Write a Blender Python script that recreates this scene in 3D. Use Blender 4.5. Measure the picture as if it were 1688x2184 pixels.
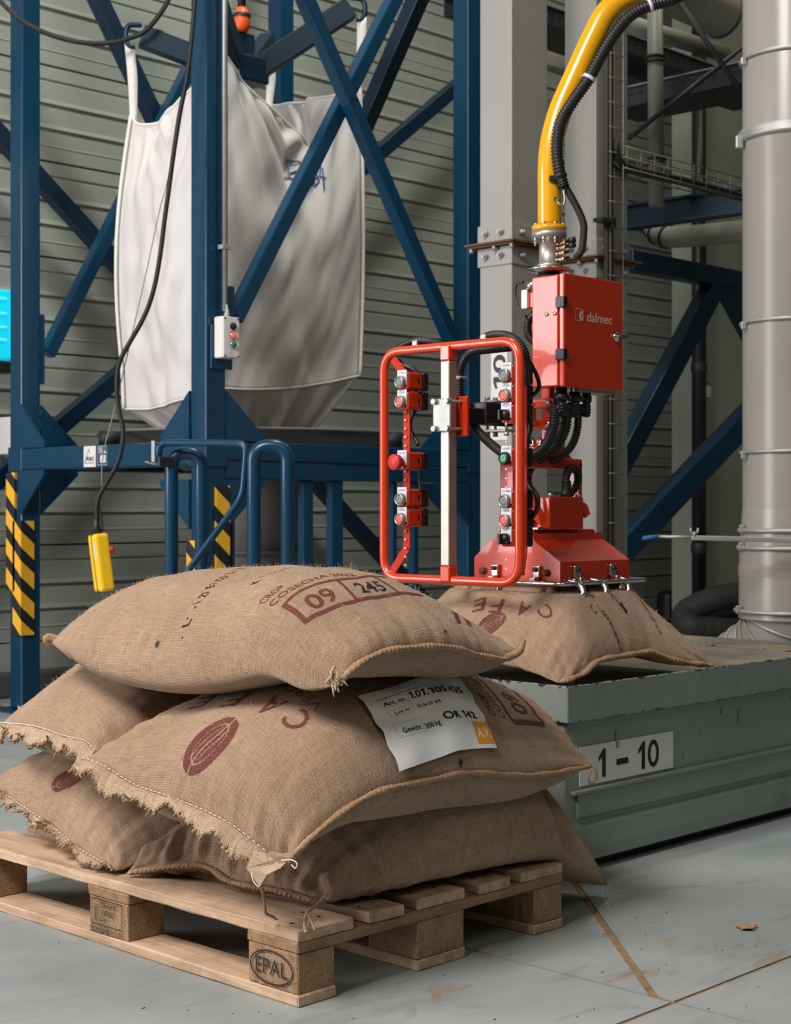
import bpy, bmesh, math, random
import numpy as np
from mathutils import Vector, Matrix
from mathutils.bvhtree import BVHTree

for o in list(bpy.data.objects):
    bpy.data.objects.remove(o)
S = bpy.context.scene
C = S.collection
R = random.Random(7)
PI = math.pi

# ------------------------------------------------------------------ camera, world, lamps, exposure
# World axes follow the building grid: +x and +y run along its two horizontal directions, z up, metres.
W0, H0, F0, CX, HZ = 1688, 2184, 3400.0, 844.0, 1078.0
CAMZ = 0.9404
RT = Vector((0.6958, -0.7182, 0.0))      # camera right
FW = Vector((0.7182, 0.6958, 0.0))       # camera forward (level)
cam = bpy.data.cameras.new('camera')
cam_o = bpy.data.objects.new('camera', cam)
C.objects.link(cam_o)
cam_o.location = (0, 0, CAMZ)
cam_o.rotation_euler = (PI / 2, 0, -math.atan2(FW.x, FW.y))
cam.sensor_fit = 'VERTICAL'
cam.sensor_height = 36.0
cam.lens = 36.0 * F0 / H0
cam.shift_y = -(H0 / 2 - HZ) / H0
cam.clip_start = 0.05
cam.dof.use_dof = True
cam.dof.focus_distance = 3.25
cam.dof.aperture_fstop = 9.0
S.camera = cam_o

world = bpy.data.worlds.new('hall_ambient')
S.world = world
world.use_nodes = True
world.node_tree.nodes['Background'].inputs[0].default_value = (0.82, 0.92, 0.90, 1)
world.node_tree.nodes['Background'].inputs[1].default_value = 0.055


def area(name, loc, target, sx, sy, power, col, spread=180):
    l = bpy.data.lights.new(name, 'AREA')
    l.shape = 'RECTANGLE'
    l.size, l.size_y = sx, sy
    l.energy = power
    l.color = col
    l.spread = math.radians(spread)
    o = bpy.data.objects.new(name, l)
    C.objects.link(o)
    o.location = loc
    o.rotation_euler = (Vector(target) - Vector(loc)).to_track_quat('-Z', 'Y').to_euler()
    return o


# daylight: high side windows and a loading door on the camera's left; bay lamps under the roof
area('side_window_daylight', (-1.6, 2.3, 5.0), (3.3, 3.0, 0.6), 2.2, 2.0, 470, (1.0, 0.93, 0.925))
area('loading_door_daylight', (-1.6, 6.75, 2.0), (3.4, 3.2, 1.1), 2.0, 2.8, 250, (1.0, 0.95, 0.97))
area('bay_lamp', (1.4, -1.8, 5.4), (3.4, 2.6, 0.2), 2.6, 2.6, 46, (1.0, 0.94, 0.74))
area('bay_lamp', (4.6, 3.9, 7.2), (5.4, 6.6, 0.8), 0.8, 0.8, 85, (0.97, 1.0, 0.93), 110)
area('bay_lamp', (8.3, 3.4, 6.5), (8.3, 4.2, 0.0), 0.9, 0.9, 40, (1.0, 0.86, 0.62))

S.view_settings.view_transform = 'Standard'
S.view_settings.look = 'None'
S.view_settings.gamma = 1.0
S.view_settings.use_curve_mapping = False
S.view_settings.exposure = -0.12
S.cycles.use_denoising = True
S.cycles.max_bounces = 6
S.cycles.diffuse_bounces = 3
S.cycles.glossy_bounces = 3
S.cycles.caustics_reflective = False
S.cycles.caustics_refractive = False


# ------------------------------------------------------------------ measuring helpers
def ray(px, py):
    return FW + RT * ((px - CX) / F0) + Vector((0, 0, (HZ - py) / F0))


CAM = Vector((0, 0, CAMZ))


def at_d(px, py, d):
    return CAM + ray(px, py) * d


def at_a(px, py, a):
    r = ray(px, py)
    return CAM + r * (a / r.x)


def at_b(px, py, b):
    r = ray(px, py)
    return CAM + r * (b / r.y)


def at_z(px, py, z):
    r = ray(px, py)
    return CAM + r * ((z - CAMZ) / r.z)


# ------------------------------------------------------------------ materials
def lin(r, g, b):
    f = lambda c: (c / 255 / 12.92) if c / 255 <= 0.04045 else ((c / 255 + 0.055) / 1.055) ** 2.4
    return (f(r), f(g), f(b), 1)


def new_mat(name):
    m = bpy.data.materials.new(name)
    m.use_nodes = True
    nt = m.node_tree
    b = nt.nodes['Principled BSDF']
    return m, nt, b


def nd(nt, t, **kw):
    n = nt.nodes.new(t)
    for k, v in kw.items():
        setattr(n, k, v)
    return n


def ramp(nt, fac, stops, interp='LINEAR'):
    r = nd(nt, 'ShaderNodeValToRGB')
    r.color_ramp.interpolation = interp
    el = r.color_ramp.elements
    while len(el) < len(stops):
        el.new(0.5)
    for e, (p, c) in zip(el, stops):
        e.position = p
        e.color = c if len(c) == 4 else (*c, 1)
    nt.links.new(fac, r.inputs[0])
    return r.outputs[0]


def mix(nt, fac, a, b, blend='MIX'):
    m = nd(nt, 'ShaderNodeMix', data_type='RGBA', blend_type=blend)
    for s, v in ((m.inputs[0], fac), (m.inputs[6], a), (m.inputs[7], b)):
        if hasattr(v, 'links') or hasattr(v, 'is_linked'):
            nt.links.new(v, s)
        else:
            s.default_value = v
    return m.outputs[2]


def math_n(nt, op, a, b=None, c=None):
    m = nd(nt, 'ShaderNodeMath', operation=op)
    for i, v in enumerate((a, b, c)):
        if v is None:
            continue
        if hasattr(v, 'is_linked'):
            nt.links.new(v, m.inputs[i])
        else:
            m.inputs[i].default_value = v
    return m.outputs[0]


def noise(nt, scale, detail=3, rough=0.5, vec=None, dist=0.0):
    n = nd(nt, 'ShaderNodeTexNoise')
    n.inputs['Scale'].default_value = scale
    n.inputs['Detail'].default_value = detail
    n.inputs['Roughness'].default_value = rough
    n.inputs['Distortion'].default_value = dist
    if vec is not None:
        nt.links.new(vec, n.inputs['Vector'])
    return n.outputs[0]


def pos(nt, scale=(1, 1, 1)):
    g = nd(nt, 'ShaderNodeNewGeometry')
    mp = nd(nt, 'ShaderNodeMapping')
    mp.inputs['Scale'].default_value = scale
    nt.links.new(g.outputs['Position'], mp.inputs[0])
    return mp.outputs[0]


def bump(nt, b, h, strength=0.3, dist=0.002):
    n = nd(nt, 'ShaderNodeBump')
    n.inputs['Strength'].default_value = strength
    n.inputs['Distance'].default_value = dist
    nt.links.new(h, n.inputs['Height'])
    nt.links.new(n.outputs[0], b.inputs['Normal'])


def paint(name, col, rough=0.4, metal=0.0, var=0.12, nscale=6.0, grime=None, chips=None, bmp=0.0, bscale=120, coat=0.0, spec=0.5):
    """Painted or plain surface: base colour with slight variation, optional grime patches and chipped edges."""
    m, nt, b = new_mat(name)
    p = pos(nt)
    n = noise(nt, nscale, 4, 0.6, p)
    dark = tuple(c * (1 - var) for c in col[:3]) + (1,)
    lite = tuple(min(1, c * (1 + var)) for c in col[:3]) + (1,)
    c = ramp(nt, n, [(0.3, dark), (0.7, lite)])
    if grime:
        g = noise(nt, grime[1], 5, 0.65, p)
        c = mix(nt, ramp(nt, g, [(grime[2], (0, 0, 0)), (grime[2] + 0.15, (1, 1, 1))]), c, grime[0])
    if chips:
        k = ramp(nt, noise(nt, chips[2], 3, 0.5, p), [(chips[3], (0, 0, 0)), (chips[3] + .012, (1, 1, 1))])
        if chips[1]:        # bare metal along the edges at these heights, with ragged drips
            sp = nd(nt, 'ShaderNodeSeparateXYZ')
            nt.links.new(p, sp.inputs[0])
            d = None
            for z in chips[1]:
                q = math_n(nt, 'ABSOLUTE', math_n(nt, 'SUBTRACT', sp.outputs[2], z))
                d = q if d is None else math_n(nt, 'MINIMUM', d, q)
            rag = noise(nt, 1.0, 5, 0.7, pos(nt, (26, 26, 9)))
            e = math_n(nt, 'SUBTRACT', math_n(nt, 'MULTIPLY', rag, 1.0), math_n(nt, 'MULTIPLY', d, 17.0))
            k = math_n(nt, 'MAXIMUM', k, ramp(nt, e, [(0.50, (0, 0, 0)), (0.52, (1, 1, 1))]))
        c = mix(nt, k, c, chips[0])
    nt.links.new(c, b.inputs['Base Color'])
    b.inputs['Roughness'].default_value = rough
    b.inputs['Metallic'].default_value = metal
    b.inputs['Specular IOR Level'].default_value = spec
    b.inputs['Coat Weight'].default_value = coat
    if bmp:
        bump(nt, b, noise(nt, bscale, 3, 0.6, p), bmp, 0.002)
    return m


def flat_mat(name, col, rough=0.5, metal=0.0, emit=0.0):
    m, nt, b = new_mat(name)
    b.inputs['Base Color'].default_value = col
    b.inputs['Roughness'].default_value = rough
    b.inputs['Metallic'].default_value = metal
    if emit:
        b.inputs['Emission Color'].default_value = col
        b.inputs['Emission Strength'].default_value = emit
    return m


def burlap(name, tint):
    m, nt, b = new_mat(name)
    uv = nd(nt, 'ShaderNodeUVMap')
    sep = nd(nt, 'ShaderNodeSeparateXYZ')
    # irregular threads: the coordinate is wobbled by a low noise first
    wob = nd(nt, 'ShaderNodeTexNoise')
    wob.inputs['Scale'].default_value = 22
    wob.inputs['Detail'].default_value = 3
    nt.links.new(uv.outputs[0], wob.inputs['Vector'])
    va = nd(nt, 'ShaderNodeVectorMath', operation='MULTIPLY_ADD')
    nt.links.new(wob.outputs[1], va.inputs[0])
    va.inputs[1].default_value = (0.004, 0.004, 0)
    nt.links.new(uv.outputs[0], va.inputs[2])
    nt.links.new(va.outputs[0], sep.inputs[0])
    k = PI / 0.0035
    su = math_n(nt, 'SINE', math_n(nt, 'MULTIPLY', sep.outputs[0], k))
    sv = math_n(nt, 'SINE', math_n(nt, 'MULTIPLY', sep.outputs[1], k))
    au = math_n(nt, 'ABSOLUTE', su)
    av = math_n(nt, 'ABSOLUTE', sv)
    over = math_n(nt, 'MULTIPLY', math_n(nt, 'MULTIPLY', su, sv), 0.25)
    h = math_n(nt, 'ADD', math_n(nt, 'MULTIPLY', math_n(nt, 'POWER', au, 0.6), math_n(nt, 'POWER', av, 0.6)), over)
    # slubs: thick and thin, pale and dark single threads both ways
    def streak(sx, sy):
        mp = nd(nt, 'ShaderNodeMapping')
        mp.inputs['Scale'].default_value = (sx, sy, 1)
        nt.links.new(va.outputs[0], mp.inputs[0])
        return noise(nt, 1.0, 3, 0.6, mp.outputs[0])
    s1 = streak(250, 26)
    s2 = streak(26, 250)
    st = math_n(nt, 'MULTIPLY', math_n(nt, 'ADD', s1, s2), 0.5)
    base = ramp(nt, st, [(0.36, tuple(c * 0.74 for c in tint)), (0.5, tint), (0.64, tuple(min(1, c * 1.22) for c in tint))])
    pit_shade = ramp(nt, h, [(0.08, (0.50, 0.44, 0.38)), (0.45, (1, 1, 1))])  # shade in the gaps between threads, put into the colour
    col = mix(nt, 1.0, base, pit_shade, 'MULTIPLY')
    blotch = ramp(nt, noise(nt, 5.5, 4, 0.6, uv.outputs[0]), [(0.3, (0.86, 0.84, 0.80)), (0.7, (1.06, 1.05, 1.05))])
    col = mix(nt, 1.0, col, blotch, 'MULTIPLY')
    fleck = ramp(nt, noise(nt, 170, 2, 0.5, uv.outputs[0]), [(0.70, (1, 1, 1)), (0.76, (0.5, 0.42, 0.36))])
    col = mix(nt, 1.0, col, fleck, 'MULTIPLY')
    nt.links.new(col, b.inputs['Base Color'])
    b.inputs['Roughness'].default_value = 0.95
    b.inputs['Specular IOR Level'].default_value = 0.1
    b.inputs['Sheen Weight'].default_value = 0.25
    b.inputs['Sheen Roughness'].default_value = 0.5
    b.inputs['Sheen Tint'].default_value = (0.9, 0.75, 0.6, 1)
    hh = math_n(nt, 'ADD', h, math_n(nt, 'MULTIPLY', st, 1.2))
    bump(nt, b, hh, 0.55, 0.0018)
    return m


def wood(name, c1, c2, axis, rough=0.75):
    m, nt, b = new_mat(name)
    sc = {'x': (2.2, 40, 40), 'y': (40, 2.2, 40)}[axis]
    p = pos(nt, sc)
    n = noise(nt, 1.0, 6, 0.65, p, 0.6)
    c = ramp(nt, n, [(0.28, c1), (0.5, tuple((x + y) / 2 for x, y in zip(c1, c2))), (0.72, c2)])
    g = noise(nt, 5, 5, 0.7, pos(nt))
    c = mix(nt, ramp(nt, g, [(0.45, (0, 0, 0)), (0.75, (0.6, 0.6, 0.6))]), c, (0.10, 0.075, 0.05, 1))
    nt.links.new(c, b.inputs['Base Color'])
    b.inputs['Roughness'].default_value = rough
    b.inputs['Specular IOR Level'].default_value = 0.2
    bump(nt, b, n, 0.5, 0.002)
    return m


def chipboard(name):
    m, nt, b = new_mat(name)
    p = pos(nt)
    v = nd(nt, 'ShaderNodeTexVoronoi')
    v.inputs['Scale'].default_value = 420
    nt.links.new(p, v.inputs['Vector'])
    c = ramp(nt, v.outputs['Color'], [(0.1, (0.25, 0.15, 0.08)), (0.5, (0.37, 0.235, 0.135)), (0.95, (0.47, 0.32, 0.19))])
    g = noise(nt, 16, 5, 0.7, p)
    c = mix(nt, ramp(nt, g, [(0.45, (0, 0, 0)), (0.8, (0.7, 0.7, 0.7))]), c, (0.13, 0.08, 0.04, 1))
    nt.links.new(c, b.inputs['Base Color'])
    b.inputs['Roughness'].default_value = 0.9
    b.inputs['Specular IOR Level'].default_value = 0.15
    bump(nt, b, noise(nt, 260, 3, 0.7, p), 0.8, 0.003)
    return m


def concrete_floor():
    m, nt, b = new_mat('painted_concrete_floor')
    p = pos(nt)
    big = noise(nt, 1.3, 5, 0.6, p, 0.4)
    c = ramp(nt, big, [(0.3, lin(136, 144, 143)), (0.52, lin(153, 160, 158)), (0.75, lin(170, 176, 175))])
    scuff = noise(nt, 1.0, 6, 0.7, pos(nt, (2.2, 7.0, 1)), 1.2)
    c = mix(nt, ramp(nt, scuff, [(0.55, (0, 0, 0)), (0.72, (0.55, 0.55, 0.55))]), c, lin(112, 112, 104))
    dust = noise(nt, 3.4, 5, 0.62, pos(nt, (1.0, 1.8, 1)), 0.9)
    c = mix(nt, ramp(nt, dust, [(0.60, (0, 0, 0)), (0.72, (0.75, 0.75, 0.75))]), c, lin(146, 112, 72))
    fine = ramp(nt, noise(nt, 220, 2, 0.5, p), [(0.72, (1, 1, 1)), (0.78, (0.6, 0.55, 0.48))])
    c = mix(nt, 1.0, c, fine, 'MULTIPLY')
    nt.links.new(c, b.inputs['Base Color'])
    nt.links.new(ramp(nt, scuff, [(0.3, (0.34, 0.34, 0.34)), (0.7, (0.55, 0.55, 0.55))]), b.inputs['Roughness'])
    b.inputs['Specular IOR Level'].default_value = 0.45
    bump(nt, b, noise(nt, 40, 4, 0.6, p), 0.10, 0.002)
    return m


def hazard():
    m, nt, b = new_mat('hazard_stripe_foam')
    g = nd(nt, 'ShaderNodeNewGeometry')
    sp = nd(nt, 'ShaderNodeSeparateXYZ')
    nt.links.new(g.outputs['Position'], sp.inputs[0])
    s = math_n(nt, 'ADD', sp.outputs[2], math_n(nt, 'MULTIPLY', math_n(nt, 'SUBTRACT', sp.outputs[0], sp.outputs[1]), 0.85))
    f = math_n(nt, 'FRACT', math_n(nt, 'MULTIPLY', s, 1 / 0.135))
    c = ramp(nt, f, [(0.0, lin(24, 27, 32)), (0.45, lin(232, 176, 42))], 'CONSTANT')
    nt.links.new(c, b.inputs['Base Color'])
    b.inputs['Roughness'].default_value = 0.55
    return m


MT = {
    'floor': concrete_floor(),
    'joint': paint('joint_filler', lin(140, 114, 80), 0.95, var=0.3, nscale=30),
    'siding': paint('siding_sheet', lin(152, 156, 147), 0.40, var=0.06, nscale=2.0, grime=((0.2, 0.19, 0.16, 1), 1.6, 0.64)),
    'plinth': paint('plinth_concrete', lin(150, 152, 144), 0.8, var=0.1, nscale=8, bmp=0.2),
    'curb': paint('curb_concrete', lin(74, 78, 74), 0.85, var=0.15, nscale=8, bmp=0.3),
    'panelwall': paint('smooth_wall_panel', lin(142, 147, 135), 0.55, var=0.05, nscale=2),
    'blue': paint('blue_paint', lin(2, 55, 82), 0.30, var=0.07, nscale=3, spec=0.5),
    'bluedark': paint('blue_paint_dark', lin(4, 36, 56), 0.40, var=0.1, nscale=3),  # a darker tone of the blue
    'steelgrey': paint('grey_column_paint', lin(154, 154, 148), 0.45, var=0.05, nscale=4, bmp=0.12, bscale=180),
    'bin': paint('chipped_grey_paint', lin(132, 140, 134), 0.38, var=0.07, nscale=3, chips=(lin(46, 48, 50), (0.482, 0.388), 26, 0.74), grime=((0.11, 0.12, 0.11, 1), 2.2, 0.60)),
    'bintop': paint('dusty_steel_top', lin(122, 116, 106), 0.7, var=0.12, nscale=10, grime=(lin(150, 132, 104), 5.0, 0.44), bmp=0.15),
    'red': paint('red_enamel', lin(200, 52, 16), 0.30, var=0.05, nscale=8, bmp=0.06, bscale=320, coat=0.35),
    'redtube': paint('red_tube_enamel', lin(206, 62, 26), 0.26, var=0.05, nscale=8, coat=0.4, chips=(lin(120, 60, 45), None, 60, 0.76)),
    'redmatte': paint('red_strip_paint', lin(186, 44, 24), 0.6, var=0.05, nscale=8, spec=0.2),
    'yellow': paint('yellow_enamel', lin(224, 162, 10), 0.24, var=0.04, nscale=5, coat=0.5),
    'pendant': paint('yellow_plastic', lin(246, 196, 34), 0.4, var=0.04, nscale=12),
    'black': paint('black_plastic', lin(26, 27, 29), 0.42, var=0.1, nscale=20),
    'rubber': paint('black_rubber', lin(22, 23, 24), 0.6, var=0.1, nscale=20),
    'hosegrey': paint('dark_grey_hose', lin(60, 61, 61), 0.7, var=0.15, nscale=9),
    'chrome': flat_mat('bright_steel', (0.72, 0.72, 0.72, 1), 0.22, 1.0),
    'alu': paint('brushed_aluminium', lin(176, 170, 160), 0.45, metal=0.75, var=0.06, nscale=30),
    'galv': paint('galvanised_steel', lin(170, 173, 171), 0.5, metal=0.6, var=0.12, nscale=25),
    'wire': paint('zinc_wire', lin(150, 146, 134), 0.45, metal=0.7, var=0.1, nscale=10),
    'brass': flat_mat('brass_fitting', lin(196, 160, 120), 0.3, 1.0),
    'pipe': paint('grey_duct_lacquer', lin(154, 151, 144), 0.28, var=0.04, nscale=3, grime=((0.30, 0.26, 0.2, 1), 3.0, 0.70)),
    'ductdark': paint('dusty_duct', lin(140, 138, 128), 0.5, var=0.12, nscale=4),
    'darksteel': paint('dark_steel', lin(46, 50, 56), 0.5, metal=0.3, var=0.15, nscale=6),
    'rust': paint('rusted_steel', lin(104, 72, 50), 0.8, var=0.25, nscale=12),
    'hopper': paint('grey_hopper_steel', lin(112, 108, 106), 0.48, metal=0.2, var=0.07, nscale=5),
    'fibc': paint('white_woven_plastic', lin(206, 203, 200), 0.55, var=0.03, nscale=6, bmp=0.25, bscale=60),
    'strap': paint('white_webbing', lin(226, 222, 214), 0.7, var=0.05, nscale=40),
    'paper': paint('white_paper', lin(234, 235, 236), 0.6, var=0.02, nscale=8),
    'ink': flat_mat('black_ink', lin(26, 24, 26), 0.7),
    'maroon': paint('maroon_stencil_ink', lin(96, 46, 42), 0.9, var=0.3, nscale=180),
    'stencil': paint('black_stencil_ink', lin(38, 36, 40), 0.9, var=0.25, nscale=150),
    'bluepen': flat_mat('blue_marker', lin(22, 84, 140), 0.6),
    'orange': flat_mat('orange_label', lin(244, 158, 48), 0.55),
    'cream': flat_mat('cream_lettering', lin(222, 200, 170), 0.5),
    'hazard': hazard(),
    'wood': wood('pale_pine', lin(168, 136, 106), lin(218, 190, 160), 'y'),
    'woodx': wood('pine_end_boards', lin(140, 102, 64), lin(188, 148, 104), 'x'),
    'wood_b': wood('weathered_pine', lin(122, 94, 66), lin(172, 138, 104), 'x'),
    'chip': chipboard('pressed_chip_block'),
    'burlap': burlap('burlap', (0.40, 0.282, 0.190)),
    'frill': burlap('burlap_raw_edge', (0.50, 0.375, 0.265)),
    'fuzz': flat_mat('jute_fibre', lin(206, 176, 142), 0.9),
    'thread': flat_mat('white_thread', lin(230, 226, 220), 0.8),
    'rope': paint('jute_twine', lin(156, 126, 96), 0.95, var=0.25, nscale=120, bmp=0.6, bscale=200),
    'cyan': flat_mat('lit_cyan_screen', lin(10, 190, 215), 0.4, emit=0.75),
    'cyanpale': flat_mat('lit_cyan_trim', lin(90, 225, 238), 0.4, emit=0.6),
    'white': paint('white_plastic', lin(216, 216, 212), 0.45, var=0.03, nscale=10),
    'greylabel': flat_mat('pale_grey_label', lin(200, 208, 214), 0.5),
    'btn_grey': flat_mat('grey_button', lin(92, 104, 112), 0.4),
    'btn_red': flat_mat('red_button', lin(206, 74, 62), 0.4),
    'btn_green': flat_mat('green_button', lin(40, 130, 66), 0.35),
    'lamp_red': flat_mat('lit_red_button', lin(255, 84, 62), 0.4, emit=0.5),
    'estop': flat_mat('emergency_red', lin(196, 44, 40), 0.45),
    'hook': paint('orange_hook_paint', lin(232, 92, 22), 0.45, var=0.2, nscale=25),
    'pink': flat_mat('pink_sticker', lin(190, 70, 100), 0.6),
    'clear': None,
    'tape': None,
}


def ink_mat(name, col):
    m, nt, b = new_mat(name)
    p = pos(nt)
    n = noise(nt, 420, 2, 0.6, p)
    nt.links.new(ramp(nt, n, [(0.35, tuple(min(1, c * 1.7) for c in col[:3])), (0.65, col)]), b.inputs['Base Color'])
    nt.links.new(ramp(nt, noise(nt, 330, 2, 0.6, p), [(0.36, (0.25, 0.25, 0.25)), (0.50, (0.92, 0.92, 0.92))]), b.inputs['Alpha'])
    b.inputs['Roughness'].default_value = 0.95
    b.inputs['Specular IOR Level'].default_value = 0.05
    bump(nt, b, n, 0.5, 0.001)
    return m


MT['maroon'] = ink_mat('maroon_stencil_ink', lin(98, 54, 50))
MT['stencil'] = ink_mat('black_stencil_ink', lin(34, 33, 36))


def tape_mat():
    m, nt, b = new_mat('clear_tape')
    b.inputs['Base Color'].default_value = lin(200, 190, 172)
    b.inputs['Roughness'].default_value = 0.12
    b.inputs['Transmission Weight'].default_value = 0.0
    b.inputs['Alpha'].default_value = 0.35
    bump(nt, b, noise(nt, 22, 5, 0.7, pos(nt), 1.0), 0.9, 0.01)
    return m


MT['tape'] = tape_mat()
MT['clear'] = MT['tape']


# ------------------------------------------------------------------ mesh building
class MB:
    """Collects shapes in world coordinates; obj() / part() link them as ONE mesh object."""

    def __init__(s):
        s.v, s.f, s.sm = [], [], []

    def add(s, vs, fs, smooth=False):
        n = len(s.v)
        s.v += [tuple(v) for v in vs]
        s.f += [tuple(i + n for i in f) for f in fs]
        s.sm += [smooth] * len(fs)
        return s

    def box(s, lo, hi, bev=0.0):
        return s.obox(Vector([(a + b) / 2 for a, b in zip(lo, hi)]), Vector((1, 0, 0)), Vector((0, 1, 0)), Vector((0, 0, 1)),
                      [abs(b - a) for a, b in zip(lo, hi)], bev)

    def obox(s, c, ux, uy, uz, size, bev=0.0):
        """Box with its own axes; bev cuts every edge."""
        hx, hy, hz = [k / 2 for k in size]
        c = Vector(c)
        if bev <= 0:
            vs = [c + ux * (x * hx) + uy * (y * hy) + uz * (z * hz) for x in (-1, 1) for y in (-1, 1) for z in (-1, 1)]
            return s.add(vs, [(0, 1, 3, 2), (4, 6, 7, 5), (0, 4, 5, 1), (2, 3, 7, 6), (0, 2, 6, 4), (1, 5, 7, 3)])
        bm = bmesh.new()
        bmesh.ops.create_cube(bm, size=1)
        for v in bm.verts:
            v.co = Vector((v.co.x * 2 * hx, v.co.y * 2 * hy, v.co.z * 2 * hz))
        bmesh.ops.bevel(bm, geom=bm.edges[:], offset=min(bev, hx * .9, hy * .9, hz * .9), segments=2, affect='EDGES', profile=0.5)
        bm.verts.index_update()
        vs = [c + ux * v.co.x + uy * v.co.y + uz * v.co.z for v in bm.verts]
        fs = [[v.index for v in f.verts] for f in bm.faces]
        bm.free()
        return s.add(vs, fs, False)

    def bar(s, p0, p1, w, h, up=(0, 0, 1), bev=0.0):
        """Rectangular bar from p0 to p1, w across, h along 'up'."""
        p0, p1 = Vector(p0), Vector(p1)
        d = (p1 - p0)
        L = d.length
        d.normalize()
        up = Vector(up)
        side = d.cross(up).normalized()
        u2 = side.cross(d).normalized()
        return s.obox((p0 + p1) / 2, d, side, u2, (L, w, h), bev)

    def cyl(s, p0, p1, r0, r1=None, n=20, cap=True, smooth=True):
        r1 = r0 if r1 is None else r1
        return s.tube([p0, p1], [r0, r1], n, cap, smooth)

    def tube(s, pts, r, n=12, cap=True, smooth=True):
        pts = [Vector(p) for p in pts]
        rs = r if isinstance(r, (list, tuple)) else [r] * len(pts)
        base = len(s.v)
        prev = None
        for i, p in enumerate(pts):
            d = (pts[min(i + 1, len(pts) - 1)] - pts[max(i - 1, 0)])
            d.normalize()
            if prev is None:
                a = Vector((0, 0, 1)) if abs(d.z) < 0.9 else Vector((1, 0, 0))
                x = d.cross(a).normalized()
            else:
                x = (prev - d * prev.dot(d)).normalized()
            prev = x
            y = d.cross(x)
            for k in range(n):
                t = 2 * PI * k / n
                s.v.append(tuple(p + x * (math.cos(t) * rs[i]) + y * (math.sin(t) * rs[i])))
        for i in range(len(pts) - 1):
            for k in range(n):
                a, b2 = base + i * n + k, base + i * n + (k + 1) % n
                s.f.append((a, b2, b2 + n, a + n))
                s.sm.append(smooth)
        if cap:
            s.f.append(tuple(base + k for k in reversed(range(n))))
            s.sm.append(False)
            e = base + (len(pts) - 1) * n
            s.f.append(tuple(e + k for k in range(n)))
            s.sm.append(False)
        return s

    def prism(s, poly, vec):
        """Closed polygon of 3D points pushed along vec."""
        poly = [Vector(p) for p in poly]
        vec = Vector(vec)
        n = len(poly)
        vs = poly + [p + vec for p in poly]
        fs = [tuple(reversed(range(n))), tuple(range(n, 2 * n))]
        fs += [(i, (i + 1) % n, (i + 1) % n + n, i + n) for i in range(n)]
        return s.add(vs, fs)

    def lathe(s, c, prof, n=32, axis='z', smooth=True):
        """prof: list of (radius, height) about a vertical axis through c."""
        c = Vector(c)
        base = len(s.v)
        for r, h in prof:
            for k in range(n):
                t = 2 * PI * k / n
                if axis == 'z':
                    q = Vector((math.cos(t) * r, math.sin(t) * r, h))
                elif axis == 'x':
                    q = Vector((h, math.cos(t) * r, math.sin(t) * r))
                else:
                    q = Vector((math.cos(t) * r, h, math.sin(t) * r))
                s.v.append(tuple(c + q))
        for i in range(len(prof) - 1):
            for k in range(n):
                a, b2 = base + i * n + k, base + i * n + (k + 1) % n
                s.f.append((a, b2, b2 + n, a + n))
                s.sm.append(smooth)
        return s

    def torus(s, c, R0, r, normal=(0, 0, 1), n=40, m=8, a0=0.0, a1=2 * PI):
        nz = Vector(normal).normalized()
        x = nz.orthogonal().normalized()
        y = nz.cross(x)
        c = Vector(c)
        full = abs(a1 - a0 - 2 * PI) < 1e-6
        pts = [c + (x * math.cos(a0 + (a1 - a0) * i / n) + y * math.sin(a0 + (a1 - a0) * i / n)) * R0 for i in range(n + 1)]
        return s.tube(pts, r, m, cap=not full)

    def mesh(s, name, origin=(0, 0, 0)):
        me = bpy.data.meshes.new(name)
        o = Vector(origin)
        me.from_pydata([tuple(Vector(v) - o) for v in s.v], [], s.f)
        me.polygons.foreach_set('use_smooth', s.sm)
        me.update()
        bm = bmesh.new()
        bm.from_mesh(me)
        bmesh.ops.recalc_face_normals(bm, faces=bm.faces[:])
        bm.to_mesh(me)
        bm.free()
        return me


ORIG = {}


def tag(o, label=None, cat=None, group=None, kind=None):
    if label:
        o['label'] = label
    if cat:
        o['category'] = cat
    if group:
        o['group'] = group
    if kind:
        o['kind'] = kind
    return o


def thing(name, label, cat, loc, group=None):
    o = bpy.data.objects.new(name, None)
    o.empty_display_size = 0.1
    C.objects.link(o)
    o.location = loc
    ORIG[o.name] = Vector(loc)
    return tag(o, label, cat, group)


def org(p):
    return ORIG.get(p.name, Vector((0, 0, 0))) if p else Vector((0, 0, 0))


def part(name, mb, mat, parent=None, label=None):
    """One mesh object under its thing (or part); coordinates given in the world, stored relative to the thing's base."""
    o0 = org(parent)
    me = mb if isinstance(mb, bpy.types.Mesh) else mb.mesh(name, o0)
    o = bpy.data.objects.new(name, me)
    C.objects.link(o)
    if mat is not None and not me.materials:
        me.materials.append(MT[mat] if isinstance(mat, str) else mat)
    if parent:
        o.parent = parent
    ORIG[o.name] = o0
    if label:
        o['label'] = label
    return o


def struct(name, mb, mat):
    return tag(part(name, mb, mat), kind='structure')


def solo(name, mb, mat, label, cat, loc, group=None):
    """A thing that is one mesh."""
    me = mb.mesh(name, loc)
    o = bpy.data.objects.new(name, me)
    C.objects.link(o)
    me.materials.append(MT[mat])
    o.location = loc
    ORIG[o.name] = Vector(loc)
    return tag(o, label, cat, group)


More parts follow.
